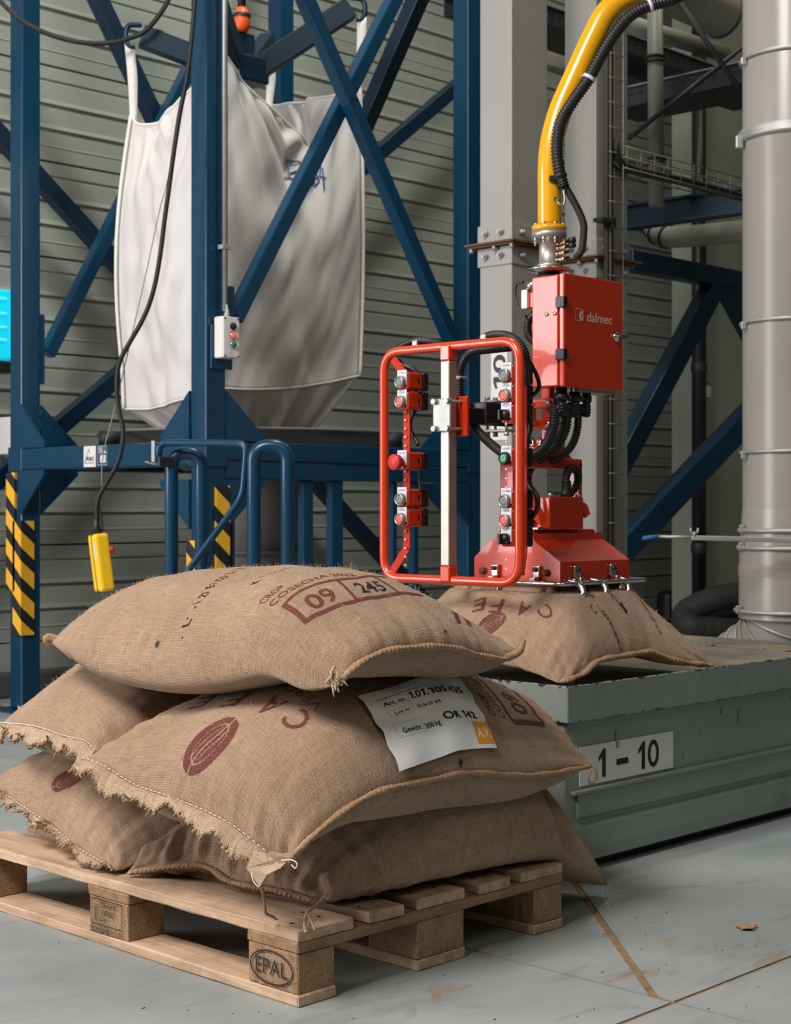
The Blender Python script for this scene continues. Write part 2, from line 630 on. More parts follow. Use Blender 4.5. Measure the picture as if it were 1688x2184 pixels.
def crv(pts, n=60):
    """Smooth curve through points (Catmull-Rom by chord length)."""
    P = [Vector(p) for p in pts]
    if len(P) == 2:
        return [P[0].lerp(P[1], i / n) for i in range(n + 1)]
    P = [P[0] * 2 - P[1]] + P + [P[-1] * 2 - P[-2]]
    seg = [(P[i + 1] - P[i]).length for i in range(1, len(P) - 2)]
    tot = sum(seg)
    out = []
    for k in range(n + 1):
        s = tot * k / n
        i = 0
        while i < len(seg) - 1 and s > seg[i]:
            s -= seg[i]
            i += 1
        t = min(1, s / max(seg[i], 1e-9))
        p0, p1, p2, p3 = P[i], P[i + 1], P[i + 2], P[i + 3]
        out.append(0.5 * ((2 * p1) + (p2 - p0) * t + (2 * p0 - 5 * p1 + 4 * p2 - p3) * t * t + (3 * p1 - p0 - 3 * p2 + p3) * t ** 3))
    return out


def rounded(pts, rad, n=8, closed=False):
    """Polyline with its corners rounded."""
    P = [Vector(p) for p in pts]
    out = []
    N = len(P)
    for i in range(N):
        if not closed and i in (0, N - 1):
            out.append(P[i])
            continue
        a, b, c = P[i - 1], P[i], P[(i + 1) % N]
        r = min(rad, (a - b).length * .49, (c - b).length * .49)
        p, q = b + (a - b).normalized() * r, b + (c - b).normalized() * r
        for k in range(n + 1):
            t = k / n
            out.append(p * (1 - t) ** 2 + b * (2 * t * (1 - t)) + q * t * t)
    if closed:
        out.append(out[0])
    return out


def hose(pts, r, pitch=0.009, n=10, amp=0.10):
    """Corrugated hose: rings along a smooth path."""
    c = crv(pts, 40)
    L = sum((c[i + 1] - c[i]).length for i in range(len(c) - 1))
    k = max(8, int(L / pitch)) * 4
    c = crv(pts, k)
    rs = [r * (1 + amp * (1 if (i // 2) % 2 == 0 else -1)) for i in range(len(c))]
    return MB().tube(c, rs, n)


_TXT = {}


def text2d(s, bold=0.0, cut=0.0):
    """Lettering as flat polygons (x, y), cap height about 0.7 of size 1; the figure 1 is drawn with its flag."""
    if '1' not in s:
        return text2d_font(s, bold, cut)
    key = (s, bold, cut, '1')
    if key in _TXT:
        return _TXT[key]
    vs, fs, x = [], [], 0.0
    run = ''

    def flush():
        nonlocal x, run
        core = run.strip()
        x += .24 * (len(run) - len(run.lstrip()))
        if core:
            v, f, w = text2d_font(core, bold, cut)
            n = len(vs)
            vs.extend([(p[0] + x, p[1]) for p in v])
            fs.extend([[i + n for i in q] for q in f])
            x += w + .07
            x += .24 * (len(run) - len(run.rstrip()))
        run = ''
    for ch in s:
        if ch != '1':
            run += ch
            continue
        flush()
        st, n = .10 + bold * 2, len(vs)
        rows = 6
        for k in range(rows + 1):
            vs.extend([(x + .16, .7 * k / rows), (x + .16 + st, .7 * k / rows)])
        fs.extend([[n + 2 * k, n + 2 * k + 1, n + 2 * k + 3, n + 2 * k + 2] for k in range(rows)])
        n = len(vs)
        vs.extend([(x + .16, .70), (x + .0, .59), (x + .0, .59 - st), (x + .16, .70 - st * 1.1)])
        fs.append([n, n + 1, n + 2, n + 3])
        x += .16 + st + .09
    flush()
    w = max(v[0] for v in vs)
    _TXT[key] = (vs, fs, w)
    return _TXT[key]


def text2d_font(s, bold=0.0, cut=0.0):
    """Lettering as flat polygons (x, y) with cap height about 0.7 of size 1; cut > 0 slices it into cells so that it can bend."""
    key = (s, bold, cut)
    if key in _TXT:
        return _TXT[key]
    cu = bpy.data.curves.new('txt', 'FONT')
    cu.body = s
    cu.size = 1
    cu.resolution_u = 3
    cu.offset = bold
    cu.fill_mode = 'FRONT'
    ob = bpy.data.objects.new('txt', cu)
    C.objects.link(ob)
    dg = bpy.context.evaluated_depsgraph_get()
    me = bpy.data.meshes.new_from_object(ob.evaluated_get(dg))
    bm = bmesh.new()
    bm.from_mesh(me)
    bmesh.ops.dissolve_limit(bm, angle_limit=0.02, verts=bm.verts[:], edges=bm.edges[:])
    bmesh.ops.triangulate(bm, faces=bm.faces[:])
    if cut:
        xs = [v.co.x for v in bm.verts]
        ys = [v.co.y for v in bm.verts]
        for ax, lo, hi in ((0, min(xs), max(xs)), (1, min(ys), max(ys))):
            k = lo + cut
            while k < hi:
                nrm = (1, 0, 0) if ax == 0 else (0, 1, 0)
                co = (k, 0, 0) if ax == 0 else (0, k, 0)
                bmesh.ops.bisect_plane(bm, geom=bm.verts[:] + bm.edges[:] + bm.faces[:], plane_co=co, plane_no=nrm)
                k += cut
    bm.verts.index_update()
    vs = [(v.co.x, v.co.y) for v in bm.verts]
    fs = [[v.index for v in f.verts] for f in bm.faces]
    bm.free()
    bpy.data.objects.remove(ob)
    bpy.data.meshes.remove(me)
    bpy.data.curves.remove(cu)
    x0 = min(v[0] for v in vs)
    x1 = max(v[0] for v in vs)
    vs = [(x - x0, y) for x, y in vs]
    _TXT[key] = (vs, fs, x1 - x0)
    return _TXT[key]


def put_text(mb, s, o, ux, uy, height, width=None, bold=0.0):
    """Flat lettering on a plane: o = lower left, height = cap height, width = total width if given."""
    vs, fs, w = text2d(s, bold)
    k = height / 0.70
    kx = (width / w) if width else k
    o, ux, uy = Vector(o), Vector(ux), Vector(uy)
    mb.add([o + ux * (x * kx) + uy * (y * k) for x, y in vs], fs)
    return mb


def quad(mb, o, ux, uy, w, h, t=0.0):
    o, ux, uy = Vector(o), Vector(ux), Vector(uy)
    if t:
        n = ux.cross(uy).normalized() * t
        return mb.prism([o, o + ux * w, o + ux * w + uy * h, o + uy * h], n)
    return mb.add([o, o + ux * w, o + ux * w + uy * h, o + uy * h], [(0, 1, 2, 3)])


def frame2d(mb, o, ux, uy, w, h, t):
    """Thin rectangular outline on a plane."""
    o, ux, uy = Vector(o), Vector(ux), Vector(uy)
    quad(mb, o, ux, uy, w, t)
    quad(mb, o + uy * (h - t), ux, uy, w, t)
    quad(mb, o + uy * t, ux, uy, t, h - 2 * t)
    quad(mb, o + ux * (w - t) + uy * t, ux, uy, t, h - 2 * t)
    return mb


def ring2d(mb, o, ux, uy, rx, ry, t, n=40, a0=0, a1=2 * PI):
    o, ux, uy = Vector(o), Vector(ux), Vector(uy)
    vs, fs = [], []
    for i in range(n + 1):
        a = a0 + (a1 - a0) * i / n
        for k in (0, t):
            vs.append(o + ux * (math.cos(a) * (rx - k)) + uy * (math.sin(a) * (ry - k)))
    for i in range(n):
        fs.append((2 * i, 2 * i + 1, 2 * i + 3, 2 * i + 2))
    return mb.add(vs, fs)


X, Y, Z = Vector((1, 0, 0)), Vector((0, 1, 0)), Vector((0, 0, 1))

# ================================================================== THE SETTING
# floor: slabs between sawn joints over a joint bed
fl = tag(part('floor', MB().box((-14, -14, -0.30), (26, 26, -0.003)), 'joint'), kind='structure')
JX, JY, G = 2.535, 1.72, 0.005
DG = Vector((0.68, 0.733, 0)).normalized()          # diagonal saw cut from the joint crossing
DGN = Vector((-DG.y, DG.x, 0))
far = Vector((JX, JY, 0)) + Vector((0.0, 0.06, 0)) + DG * 20


def slab(poly):
    vs = [Vector((x, y, -0.012)) for x, y in poly]
    part('slab', MB().prism(vs, (0, 0, 0.012)), 'floor', fl)


slab([(-12, -12), (JX - G, -12), (JX - G, JY - G), (-12, JY - G)])
slab([(JX + G, -12), (24, -12), (24, JY - G), (JX + G, JY - G)])
slab([(-12, JY + G), (JX - G, JY + G), (JX - G, 24), (-12, 24)])
d0 = Vector((JX, JY + 0.05, 0))
q0, q1 = d0 - DGN * 0.0035, far - DGN * 0.0035
slab([(JX + G, JY + G), (24, JY + G), (24, q1.y), (q1.x, q1.y), (q0.x + 0.012, q0.y)])
q0, q1 = d0 + DGN * 0.0035, far + DGN * 0.0035
slab([(JX + G, q0.y + 0.012), (q1.x, q1.y), (q1.x, 24), (JX + G, 24)])

# back wall: ribbed sheet panels in courses above a concrete plinth and curb
WB = 6.85
wl = tag(part('wall_back', MB().box((2.2, WB + 0.05, 0), (22, WB + 0.25, 7.0)), 'curb'), kind='structure')
part('curb', MB().box((2.2, WB - 0.10, 0), (22, WB + 0.05, 0.118), 0.01), 'curb', wl)
part('plinth_panel', MB().box((2.2, WB - 0.02, 0.118), (22, WB + 0.05, 0.258), 0.004), 'plinth', wl)
PH = 0.482


def siding_profile():
    # (height in the panel, depth towards the hall)
    pr = [(0.0, 0.002), (0.004, 0.020)]
    for z, dp in ((0.070, 0.020), (0.074, 0.024), (0.082, 0.020), (0.143, 0.020), (0.149, 0.009), (0.157, 0.009), (0.164, 0.027),
                  (0.186, 0.021), (0.268, 0.020), (0.274, 0.009), (0.282, 0.009), (0.289, 0.027), (0.311, 0.021), (0.394, 0.020),
                  (0.400, 0.014), (0.406, 0.014), (0.412, 0.022), (0.474, 0.020), (0.479, 0.002)):
        pr.append((z, dp))
    return pr


pr = siding_profile()
mb = MB()
vs = []
for x in (2.2, 22):
    for z, d in pr:
        vs.append((x, WB - d, z))
n = len(pr)
mb.add(vs, [(i, i + 1, n + i + 1, n + i) for i in range(n - 1)])
sid_me = None
for k in range(14):
    if sid_me is None:
        o = part('siding_panel', mb, 'siding', wl)
        sid_me = o.data
    else:
        o = part('siding_panel', sid_me, None, wl)
    o.location.z = 0.262 + PH * k

# smooth wall panel that meets the siding on the right, with the dark post at the corner
sp = tag(part('wall_right', MB().box((9.18, 6.05, 0), (16.0, 6.25, 7.0)), 'panelwall'), kind='structure')
st = MB()
quad(st, (9.22, 6.048, 1.68), X, Z, 0.13, 0.09, 0.002)
stk = solo('wall_sticker', st, 'white', 'small white notice with a magenta top band on the smooth grey wall', 'sticker', (9.22, 6.046, 1.68))
part('sticker_band', quad(MB(), (9.22, 6.044, 1.76), X, Z, 0.13, 0.022), 'pink', stk)

# ================================================================== PALLET
A0, B0 = 2.013, 2.205
pal = thing('pallet', 'pale wooden pallet with burned stamps carrying five full burlap sacks', 'pallet', (A0, B0, 0))
TOPZ = 0.144


def brd(name, lo, hi, mat, seed):
    rr = random.Random(seed)
    bm = bmesh.new()
    bmesh.ops.create_cube(bm, size=1)
    for v in bm.verts:
        v.co = Vector([(a + b) / 2 + c * abs(b - a) for a, b, c in zip(lo, hi, v.co)])
    L = 0 if abs(hi[0] - lo[0]) > abs(hi[1] - lo[1]) else 1
    bmesh.ops.subdivide_edges(bm, edges=[e for e in bm.edges if abs(e.verts[0].co[L] - e.verts[1].co[L]) > .05], cuts=14)
    bmesh.ops.bevel(bm, geom=[e for e in bm.edges if len(e.link_faces) == 2 and e.calc_face_angle(0) > 1.0], offset=0.0025, segments=1, affect='EDGES')
    for v in bm.verts:
        v.co += Vector([rr.uniform(-1, 1) * 0.0011 for _ in range(3)])
    bm.verts.index_update()
    m = MB().add([v.co.copy() for v in bm.verts], [[v.index for v in f.verts] for f in bm.faces])
    bm.free()
    return part(name, m, mat, pal)


# top boards run along y, stringers along x, blocks, bottom boards along y
for i, (x0, w) in enumerate(((0.0, 0.145), (0.187, 0.10), (0.3275, 0.145), (0.515, 0.10), (0.655, 0.145))):
    brd('deck_board', (A0 + x0, B0 + R.uniform(-.004, .004), 0.122), (A0 + x0 + w, B0 + 1.2, 0.144), 'wood', 10 + i)
for i, y0 in enumerate((0.0, 0.5275, 1.055)):
    brd('stringer_board', (A0, B0 + y0, 0.100), (A0 + 0.8, B0 + y0 + 0.145, 0.122), 'wood_b', 20 + i)
for i, x0 in enumerate((0.0, 0.3275, 0.70)):
    w = 0.145 if i == 1 else 0.10
    brd('bottom_board', (A0 + x0, B0, 0.0005), (A0 + x0 + w, B0 + 1.2, 0.022), 'wood', 30 + i)
k = 40
for x0, w in ((0.0, 0.10), (0.3275, 0.145), (0.70, 0.10)):
    for y0 in (0.0, 0.5275, 1.055):
        k += 1
        b = brd('block', (A0 + x0 + 0.002, B0 + y0 + 0.002, 0.022), (A0 + x0 + w - 0.002, B0 + y0 + 0.143, 0.100), 'chip', k)
        if x0 == 0.0 and y0 != 0.5275:
            fo = (A0 - 0.0015, B0 + y0 + 0.143, 0.022)
            t = MB()
            ring2d(t, (A0 - 0.0016, B0 + y0 + 0.073, 0.062), -Y, Z, 0.062, 0.033, 0.0035)
            put_text(t, 'EPAL', (A0 - 0.0016, B0 + y0 + 0.118, 0.048), -Y, Z, 0.030, 0.090)
            part('burned_stamp', t, 'ink', b)
        if x0 == 0.0 and y0 == 0.5275:
            t = MB()
            o = (A0 - 0.0016, B0 + y0 + 0.132, 0.042)
            frame2d(t, o, -Y, Z, 0.112, 0.056, 0.002)
            quad(t, Vector(o) - Y * 0.030, -Y, Z, 0.0016, 0.056)
            put_text(t, 'IPPC', Vector(o) - Y * 0.024 + Z * 0.008, Z, Y, 0.012, 0.038)
            put_text(t, 'DE-SH1', Vector(o) - Y * 0.038 + Z * 0.039, -Y, Z, 0.012, 0.050)
            put_text(t, '697827', Vector(o) - Y * 0.038 + Z * 0.022, -Y, Z, 0.012, 0.048)
            put_text(t, 'HT', Vector(o) - Y * 0.038 + Z * 0.005, -Y, Z, 0.012, 0.016)
            put_text(t, 'FOR50821-3-11', Vector(o) - Z * 0.015, -Y, Z, 0.0105, 0.112)
            part('burned_stamp', t, 'ink', b)
nl = MB()
for x0 in (0.03, 0.1, 0.21, 0.25, 0.36, 0.43, 0.55, 0.59, 0.69, 0.76):
    for y0 in (0.05, 0.095):
        nl.cyl((A0 + x0, B0 + y0, 0.1435), (A0 + x0, B0 + y0, 0.1452), 0.004, n=8)
tag(part('nail_heads', nl, 'darksteel', pal), kind='stuff')


# ================================================================== SACKS
def deck_support(x, y):
    z = 0.0
    if A0 - .01 < x < A0 + 0.806 and B0 - .01 < y < B0 + 1.21:
        z = TOPZ
    return z


def arr(pts, n):
    P = crv([Vector(p) for p in pts], 200)
    P = np.array(P)
    return P


class Sack:
    NU, NV = 150, 110

    def __init__(s, edges, tt, tb, support, L, W, seed, pe=0.5, ku=2.0, kv=2.0, wr=0.006, bumpf=None, uvoff=(0, 0), crush=None, dent=None):
        rng = np.random.RandomState(seed)
        s.L, s.W = L, W
        nu, nv = s.NU, s.NV
        su = np.sin(PI / 2 * np.linspace(-1, 1, nu))
        sv = np.sin(PI / 2 * np.linspace(-1, 1, nv))
        s.su, s.sv = su, sv
        E = {k: arr(v, 200) for k, v in edges.items()}

        def ev(k, t):       # t in -1..1
            f = (t + 1) / 2 * (len(E[k]) - 1)
            i = np.clip(f.astype(int), 0, len(E[k]) - 2)
            w = (f - i)[:, None]
            return E[k][i] * (1 - w) + E[k][i + 1] * w
        n_, f_ = ev('n', su), ev('f', su)
        l_, r_ = ev('l', sv), ev('r', sv)
        U = ((su + 1) / 2)[:, None, None]
        V = ((sv + 1) / 2)[None, :, None]
        S0 = (n_[:, None, :] * (1 - V) + f_[:, None, :] * V + l_[None, :, :] * (1 - U) + r_[None, :, :] * U
              - (n_[0] * (1 - U) * (1 - V) + n_[-1] * U * (1 - V) + f_[0] * (1 - U) * V + f_[-1] * U * V))
        u, v = np.meshgrid(su, sv, indexing='ij')
        p = np.clip(1 - np.abs(u) ** ku, 0, 1) ** pe * np.clip(1 - np.abs(v) ** kv, 0, 1) ** pe

        def rnd(freq, k):
            o = np.zeros_like(u)
            for _ in range(k):
                a, b, ph = rng.normal(0, freq), rng.normal(0, freq), rng.uniform(0, 2 * PI)
                o += np.sin(a * u * L / 2 + b * v * W / 2 + ph)
            return o / math.sqrt(k)
        lump = rnd(9, 14) * 0.007 + rnd(26, 16) * 0.0022
        # gathers: ridges that run away from each seam and fade into the belly
        top, bot = S0.copy(), S0.copy()
        top[..., 2] += tt * p
        bot[..., 2] -= tb * p
        if bumpf is not None:
            top[..., 2] += bumpf(top[..., 0], top[..., 1]) * np.clip(p * 2, 0, 1)

        def normals(A):
            n = np.cross(np.gradient(A, axis=0), np.gradient(A, axis=1))
            n /= np.linalg.norm(n, axis=2, keepdims=True) + 1e-12
            return n if n[nu // 2, nv // 2, 2] > 0 else -n

        def arc(A, ax):
            d = np.linalg.norm(np.diff(A, axis=ax), axis=2)
            c = np.concatenate([np.zeros_like(np.take(d, [0], ax)), np.cumsum(d, axis=ax)], axis=ax)
            return c - np.take(c, [A.shape[ax] // 2], ax), c
        su_, cu = arc(top, 0)
        sv_, cv = arc(top, 1)
        du = np.minimum(cu, cu[-1:, :] - cu)
        dv = np.minimum(cv, cv[:, -1:] - cv)
        ph1, ph2 = rnd(7, 6) * 1.3, rnd(7, 6) * 1.3
        gu = np.sin(sv_ * 95 + ph1 * 2.2) * 0.6 + np.sin(sv_ * 170 + ph2 * 3) * 0.4
        gv = np.sin(su_ * 85 + ph2 * 2.2) * 0.6 + np.sin(su_ * 150 + ph1 * 3) * 0.4
        ampu = np.clip(du / 0.03, 0, 1) * np.exp(-du / 0.11) * (0.55 + 0.45 * rnd(5, 5))
        ampv = np.clip(dv / 0.03, 0, 1) * np.exp(-dv / 0.10) * (0.55 + 0.45 * rnd(5, 5))
        fold = wr * (gu * ampu + gv * ampv)
        nt_ = normals(top)
        nb_ = normals(bot)
        disp = lump * np.clip(p * 1.2, 0, 1) + fold
        if dent is not None:
            disp = disp + dent(top[..., 0], top[..., 1], top[..., 2]) * np.clip(dv / .02, 0, 1)
        top += nt_ * disp[..., None]
        bot -= nb_ * (fold * 0.5)[..., None]
        # belly pushes the side walls outwards a little
        cx = S0.mean(axis=(0, 1))
        # what lies under the sack carries it
        for i in range(nu):
            for j in range(nv):
                zs = support(float(bot[i, j, 0]), float(bot[i, j, 1])) + 0.004
                if bot[i, j, 2] < zs:
                    bot[i, j, 2] = zs
                if top[i, j, 2] < bot[i, j, 2] + 0.004 * p[i, j]:
                    top[i, j, 2] = bot[i, j, 2] + 0.004 * p[i, j]
        if crush is not None:
            crush(top, bot, p)
        # meet at the rim
        rim = np.zeros_like(u, bool)
        rim[0, :] = rim[-1, :] = rim[:, 0] = rim[:, -1] = True
        m = np.maximum(top[..., 2], bot[..., 2])
        top[..., 2][rim] = m[rim]
        bot[..., 2][rim] = m[rim]
        s.top, s.bot, s.p = top, bot, p
        s.uvu = su_ + uvoff[0]
        s.uvv = sv_ + uvoff[1]
        sb_, cb = arc(bot, 1)
        su2, _ = arc(bot, 0)
        # the weave runs on round the folded side
        side = np.where(sv_ >= 0, 1.0, -1.0)
        edge = np.where(sv_ >= 0, sv_[:, -1:], sv_[:, :1])
        s.uvu2 = su2 + uvoff[0]
        s.uvv2 = edge + side * np.minimum(cb, cb[:, -1:] - cb) + uvoff[1]
        # normals of the top
        gu_ = np.gradient(top, axis=0)
        gv_ = np.gradient(top, axis=1)
        nr = np.cross(gu_, gv_)
        nr /= np.linalg.norm(nr, axis=2, keepdims=True) + 1e-12
        if nr[..., 2].mean() < 0:
            nr = -nr
        s.nr = nr
        tris = []
        idx = np.arange(nu * nv).reshape(nu, nv)
        quads = np.stack([idx[:-1, :-1], idx[1:, :-1], idx[1:, 1:], idx[:-1, 1:]], -1).reshape(-1, 4)
        s.quads = quads
        s.bvh = BVHTree.FromPolygons([tuple(x) for x in top.reshape(-1, 3)], [tuple(int(k) for k in q) for q in quads])

    def height(s, x, y):
        h = s.bvh.ray_cast(Vector((x, y, 3)), Vector((0, 0, -1)))
        return h[0].z if h[0] is not None else -1

    def pick(s, px, py):
        """(u, v) of the spot on the top cloth on the sight line through a pixel of the photograph."""
        h = s.bvh.ray_cast(CAM, ray(px, py).normalized())
        if h[0] is None:
            h = s.bvh.find_nearest(at_d(px, py, 3.2))
        q = s.quads[h[2]]
        best, bd = None, 1e9
        k = int(q[0])
        i0, j0 = divmod(k, s.NV)
        P = np.array(h[0])
        for a in range(9):
            for b in range(9):
                w, t = a / 8, b / 8
                S_ = (s.top[i0, j0] * (1 - w) * (1 - t) + s.top[i0 + 1, j0] * w * (1 - t) + s.top[i0, j0 + 1] * (1 - w) * t + s.top[i0 + 1, j0 + 1] * w * t)
                d = np.linalg.norm(S_ - P)
                if d < bd:
                    bd = d
                    best = (s.su[i0] * (1 - w) + s.su[i0 + 1] * w, s.sv[j0] * (1 - t) + s.sv[j0 + 1] * t)
        return best

    def at(s, u, v, off=0.0012):
        u = min(max(u, -0.999), 0.999)
        v = min(max(v, -0.999), 0.999)
        fi = (math.asin(u) / (PI / 2) + 1) / 2 * (s.NU - 1)
        fj = (math.asin(v) / (PI / 2) + 1) / 2 * (s.NV - 1)
        i, j = min(int(fi), s.NU - 2), min(int(fj), s.NV - 2)
        w, t = fi - i, fj - j
        def L_(A):
            return A[i, j] * (1 - w) * (1 - t) + A[i + 1, j] * w * (1 - t) + A[i, j + 1] * (1 - w) * t + A[i + 1, j + 1] * w * t
        P, N = L_(s.top), L_(s.nr)
        return Vector(P + N * off)

    def mesh(s, name, origin):
        nu, nv = s.NU, s.NV
        tv = s.top.reshape(-1, 3)
        # bottom shares the rim
        idx = np.arange(nu * nv).reshape(nu, nv)
        inner = idx[1:-1, 1:-1].ravel()
        bmap = idx.ravel().copy()
        bmap[inner] = nu * nv + np.arange(len(inner))
        bv = s.bot.reshape(-1, 3)[inner]
        allv = np.vstack([tv, bv]) - np.array(origin)
        q2 = bmap[s.quads][:, ::-1]
        faces = np.vstack([s.quads, q2])
        me = bpy.data.meshes.new(name)
        me.from_pydata(allv.tolist(), [], faces.tolist())
        me.polygons.foreach_set('use_smooth', [True] * len(faces))
        uvl = me.uv_layers.new(name='UVMap')
        U = np.concatenate([s.uvu.ravel(), s.uvu2.ravel()[inner]])
        V = np.concatenate([s.uvv.ravel(), s.uvv2.ravel()[inner]])
        li = np.zeros(len(me.loops), int)
        me.loops.foreach_get('vertex_index', li)
        uvl.data.foreach_set('uv', np.stack([U[li], V[li]], -1).ravel())
        me.update()
        bm = bmesh.new()
        bm.from_mesh(me)
        bmesh.ops.recalc_face_normals(bm, faces=bm.faces[:])
        bm.to_mesh(me)
        bm.free()
        return me

    def build(s, label, loc, fibres=2600, seed=1, zone=None):
        r = thing('burlap_sack', label, 'sack', loc, 'full burlap coffee sacks')
        s.root = r
        me = s.mesh('sack_body', loc)
        s.body = part('sack_body', me, 'burlap', r)
        s.body.data.materials[0] = MT['burlap']
        rr = random.Random(seed)
        vs, fs = [], []
        o = Vector(loc)
        for k in range(fibres):
            u, v = rr.uniform(-.985, .985), rr.uniform(-.985, .985)
            p0 = s.at(u, v, -0.0005)
            n0 = s.at(u, v, 1.0) - s.at(u, v, 0.0)
            d = (n0 * rr.uniform(.3, 1) + Vector((rr.gauss(0, .6), rr.gauss(0, .6), rr.gauss(0, .5)))).normalized()
            ln = rr.uniform(.005, .016) * (1.7 if rr.random() < .1 else 1)
            sd = d.cross(Vector((rr.gauss(0, 1), rr.gauss(0, 1), rr.gauss(0, 1)))).normalized() * 0.00022
            bend = Vector((rr.gauss(0, .3), rr.gauss(0, .3), -.2)) * ln
            b = len(vs)
            p1 = p0 + d * ln * .55 + bend * .2
            p2 = p0 + d * ln + bend
            vs += [p0 - sd - o, p0 + sd - o, p1 + sd - o, p1 - sd - o, p2 - o]
            fs += [(b, b + 1, b + 2, b + 3), (b + 3, b + 2, b + 4)]
        m2 = bpy.data.meshes.new('loose_fibres')
        m2.from_pydata([tuple(v) for v in vs], [], fs)
        tag(part('loose_fibres', m2, 'fuzz', r), kind='stuff')
        return r

    def rim(s, edge, t0=0.0, t1=1.0, n=120):
        P = {'n': s.top[:, 0], 'f': s.top[:, -1], 'l': s.top[0, :], 'r': s.top[-1, :]}[edge]
        out = []
        for k in range(n + 1):
            f = (t0 + (t1 - t0) * k / n) * (len(P) - 1)
            i = min(int(f), len(P) - 2)
            out.append(Vector(P[i] * (1 - (f - i)) + P[i + 1] * (f - i)))
        # even spacing
        return crv(out[::6] + ([out[-1]] if n % 6 else []), n)

    def rope_seam(s, edge, rad=0.0085, t0=0.0, t1=1.0, out=(0, 0, 0), seed=3):
        """Whip-stitched rolled hem: a roll with slanting stitch ridges."""
        P = s.rim(edge, t0, t1, 260)
        P = [p + Vector(out) for p in P]
        rr = random.Random(seed)
        mb = MB()
        n = 10
        base = 0
        acc = 0.0
        for i, p in enumerate(P):
            d = (P[min(i + 1, len(P) - 1)] - P[max(i - 1, 0)]).normalized()
            x = d.cross(Z).normalized()
            y = d.cross(x)
            if i:
                acc += (p - P[i - 1]).length
            for k in range(n):
                t = 2 * PI * k / n
                q = rad * (1 + 0.13 * math.sin(t * 2 + acc / 0.0056 * PI) + rr.uniform(-.10, .10))
                q *= (1 + 0.18 * math.sin(acc * 60 + seed)) * min(1, .05 + i / 6, .05 + (len(P) - 1 - i) / 6)
                mb.v.append(tuple(p + x * math.cos(t) * q * 1.15 + y * math.sin(t) * q * 0.9))
        for i in range(len(P) - 1):
            for k in range(n):
                a, b = i * n + k, i * n + (k + 1) % n
                mb.f.append((a, b, b + n, a + n))
                mb.sm.append(True)
        return part('rolled_seam', mb, 'rope', s.root)

    def frill(s, edge, outdir, width=0.045, seed=5, t0=0.0, t1=1.0, droop=0.5):
        """Raw-edged hem that stands out beyond the stitching, wavy and frayed, with the white thread along it."""
        rr = random.Random(seed)
        P = s.rim(edge, t0, t1, 220)
        rows = 7
        od = Vector(outdir).normalized()
        vs, fs, uvs = [], [], []
        acc = 0
        ph = [rr.uniform(0, 6) for _ in range(4)]
        for i, p in enumerate(P):
            if i:
                acc += (p - P[i - 1]).length
            wv = 0.007 * math.sin(acc * 48 + ph[0]) + 0.005 * math.sin(acc * 83 + ph[1]) + 0.004 * math.sin(acc * 21 + ph[2])
            wid = width * (0.82 + 0.14 * math.sin(acc * 17 + ph[3]) + 0.04 * math.sin(acc * 137 + ph[0]) + 0.03 * math.sin(acc * 301 + ph[1]) + rr.uniform(-.02, .02))
            for k in range(rows):
                t = k / (rows - 1)
                q = p + od * (wid * t * (1 - .25 * droop * t)) + Z * (wv * t * 1.2 - wid * droop * t * t)
                q += Vector((rr.uniform(-1, 1), rr.uniform(-1, 1), rr.uniform(-1, 1))) * (0.0008 + 0.002 * (k == rows - 1))
                vs.append(q)
                uvs.append((acc, t * wid))
        for i in range(len(P) - 1):
            for k in range(rows - 1):
                a = i * rows + k
                fs.append((a, a + 1, a + rows + 1, a + rows))
        o = org(s.root)
        me = bpy.data.meshes.new('raw_hem')
        me.from_pydata([tuple(v - o) for v in vs], [], fs)
        me.polygons.foreach_set('use_smooth', [True] * len(fs))
        ul = me.uv_layers.new(name='UVMap')
        for lp in me.loops:
            ul.data[lp.index].uv = uvs[lp.vertex_index]
        h = part('raw_hem', me, 'frill', s.root)
        sol = h.modifiers.new('thick', 'SOLIDIFY')
        sol.thickness = 0.0025
        mb = MB()
        for i in range(0, len(P) - 5, 5):
            mb.tube([P[i] + od * .004 + Z * .004, P[i + 2] + od * .006 + Z * .0055, P[i + 4] + od * .004 + Z * .004], 0.0009, 5)
        part('stitching', mb, 'thread', h)
        # frayed twisted tufts along the raw edge
        fz = MB()
        for k in range(330):
            i = rr.randrange(len(P))
            b = vs[i * rows + rows - 1]
            d = (od * rr.uniform(-.2, 1) + Vector((rr.gauss(0, .5), rr.gauss(0, .5), rr.gauss(-.35, .5)))).normalized()
            ln = rr.uniform(.002, .006) * (4.0 if rr.random() < .05 else 1)
            fz.tube([b - d * .004, b + d * ln * .5 + Vector((0, 0, rr.uniform(-.003, .003))), b + d * ln], [0.0024, 0.0023, 0.0011], 5)
        tag(part('frayed_threads', fz, 'rope', h), kind='stuff')
        return h

    # ---- flat print that follows the cloth
    def local(s, anchor, ang, mirror=False):
        ca, sa = math.cos(ang), math.sin(ang)
        def f(x, y):
            du, dv = x * ca - y * sa, x * sa + y * ca
            return anchor[0] + du / (s.L / 2), anchor[1] + dv / (s.W / 2)
        return f

    def print_text(s, mb, txt, px, ang, height, width=None, bold=0.0, off=0.0011, arc=0.0, centre=True):
        """px: pixel of the photograph under the middle of the lettering; ang: reading direction in (u, v) metres."""
        anchor = s.pick(*px) if len(px) == 2 else px[:2]
        vs, fs, w = text2d(txt, bold, 0.14)
        k = height / 0.7
        kx = width / w if width else k
        f = s.local(anchor, ang)
        out = []
        for x, y in vs:
            x = (x - (w / 2 if centre else 0)) * kx
            y = (y - 0.35) * k
            if arc:
                y += -x * x * arc
            out.append(s.at(*f(x, y), off))
        mb.add(out, fs)

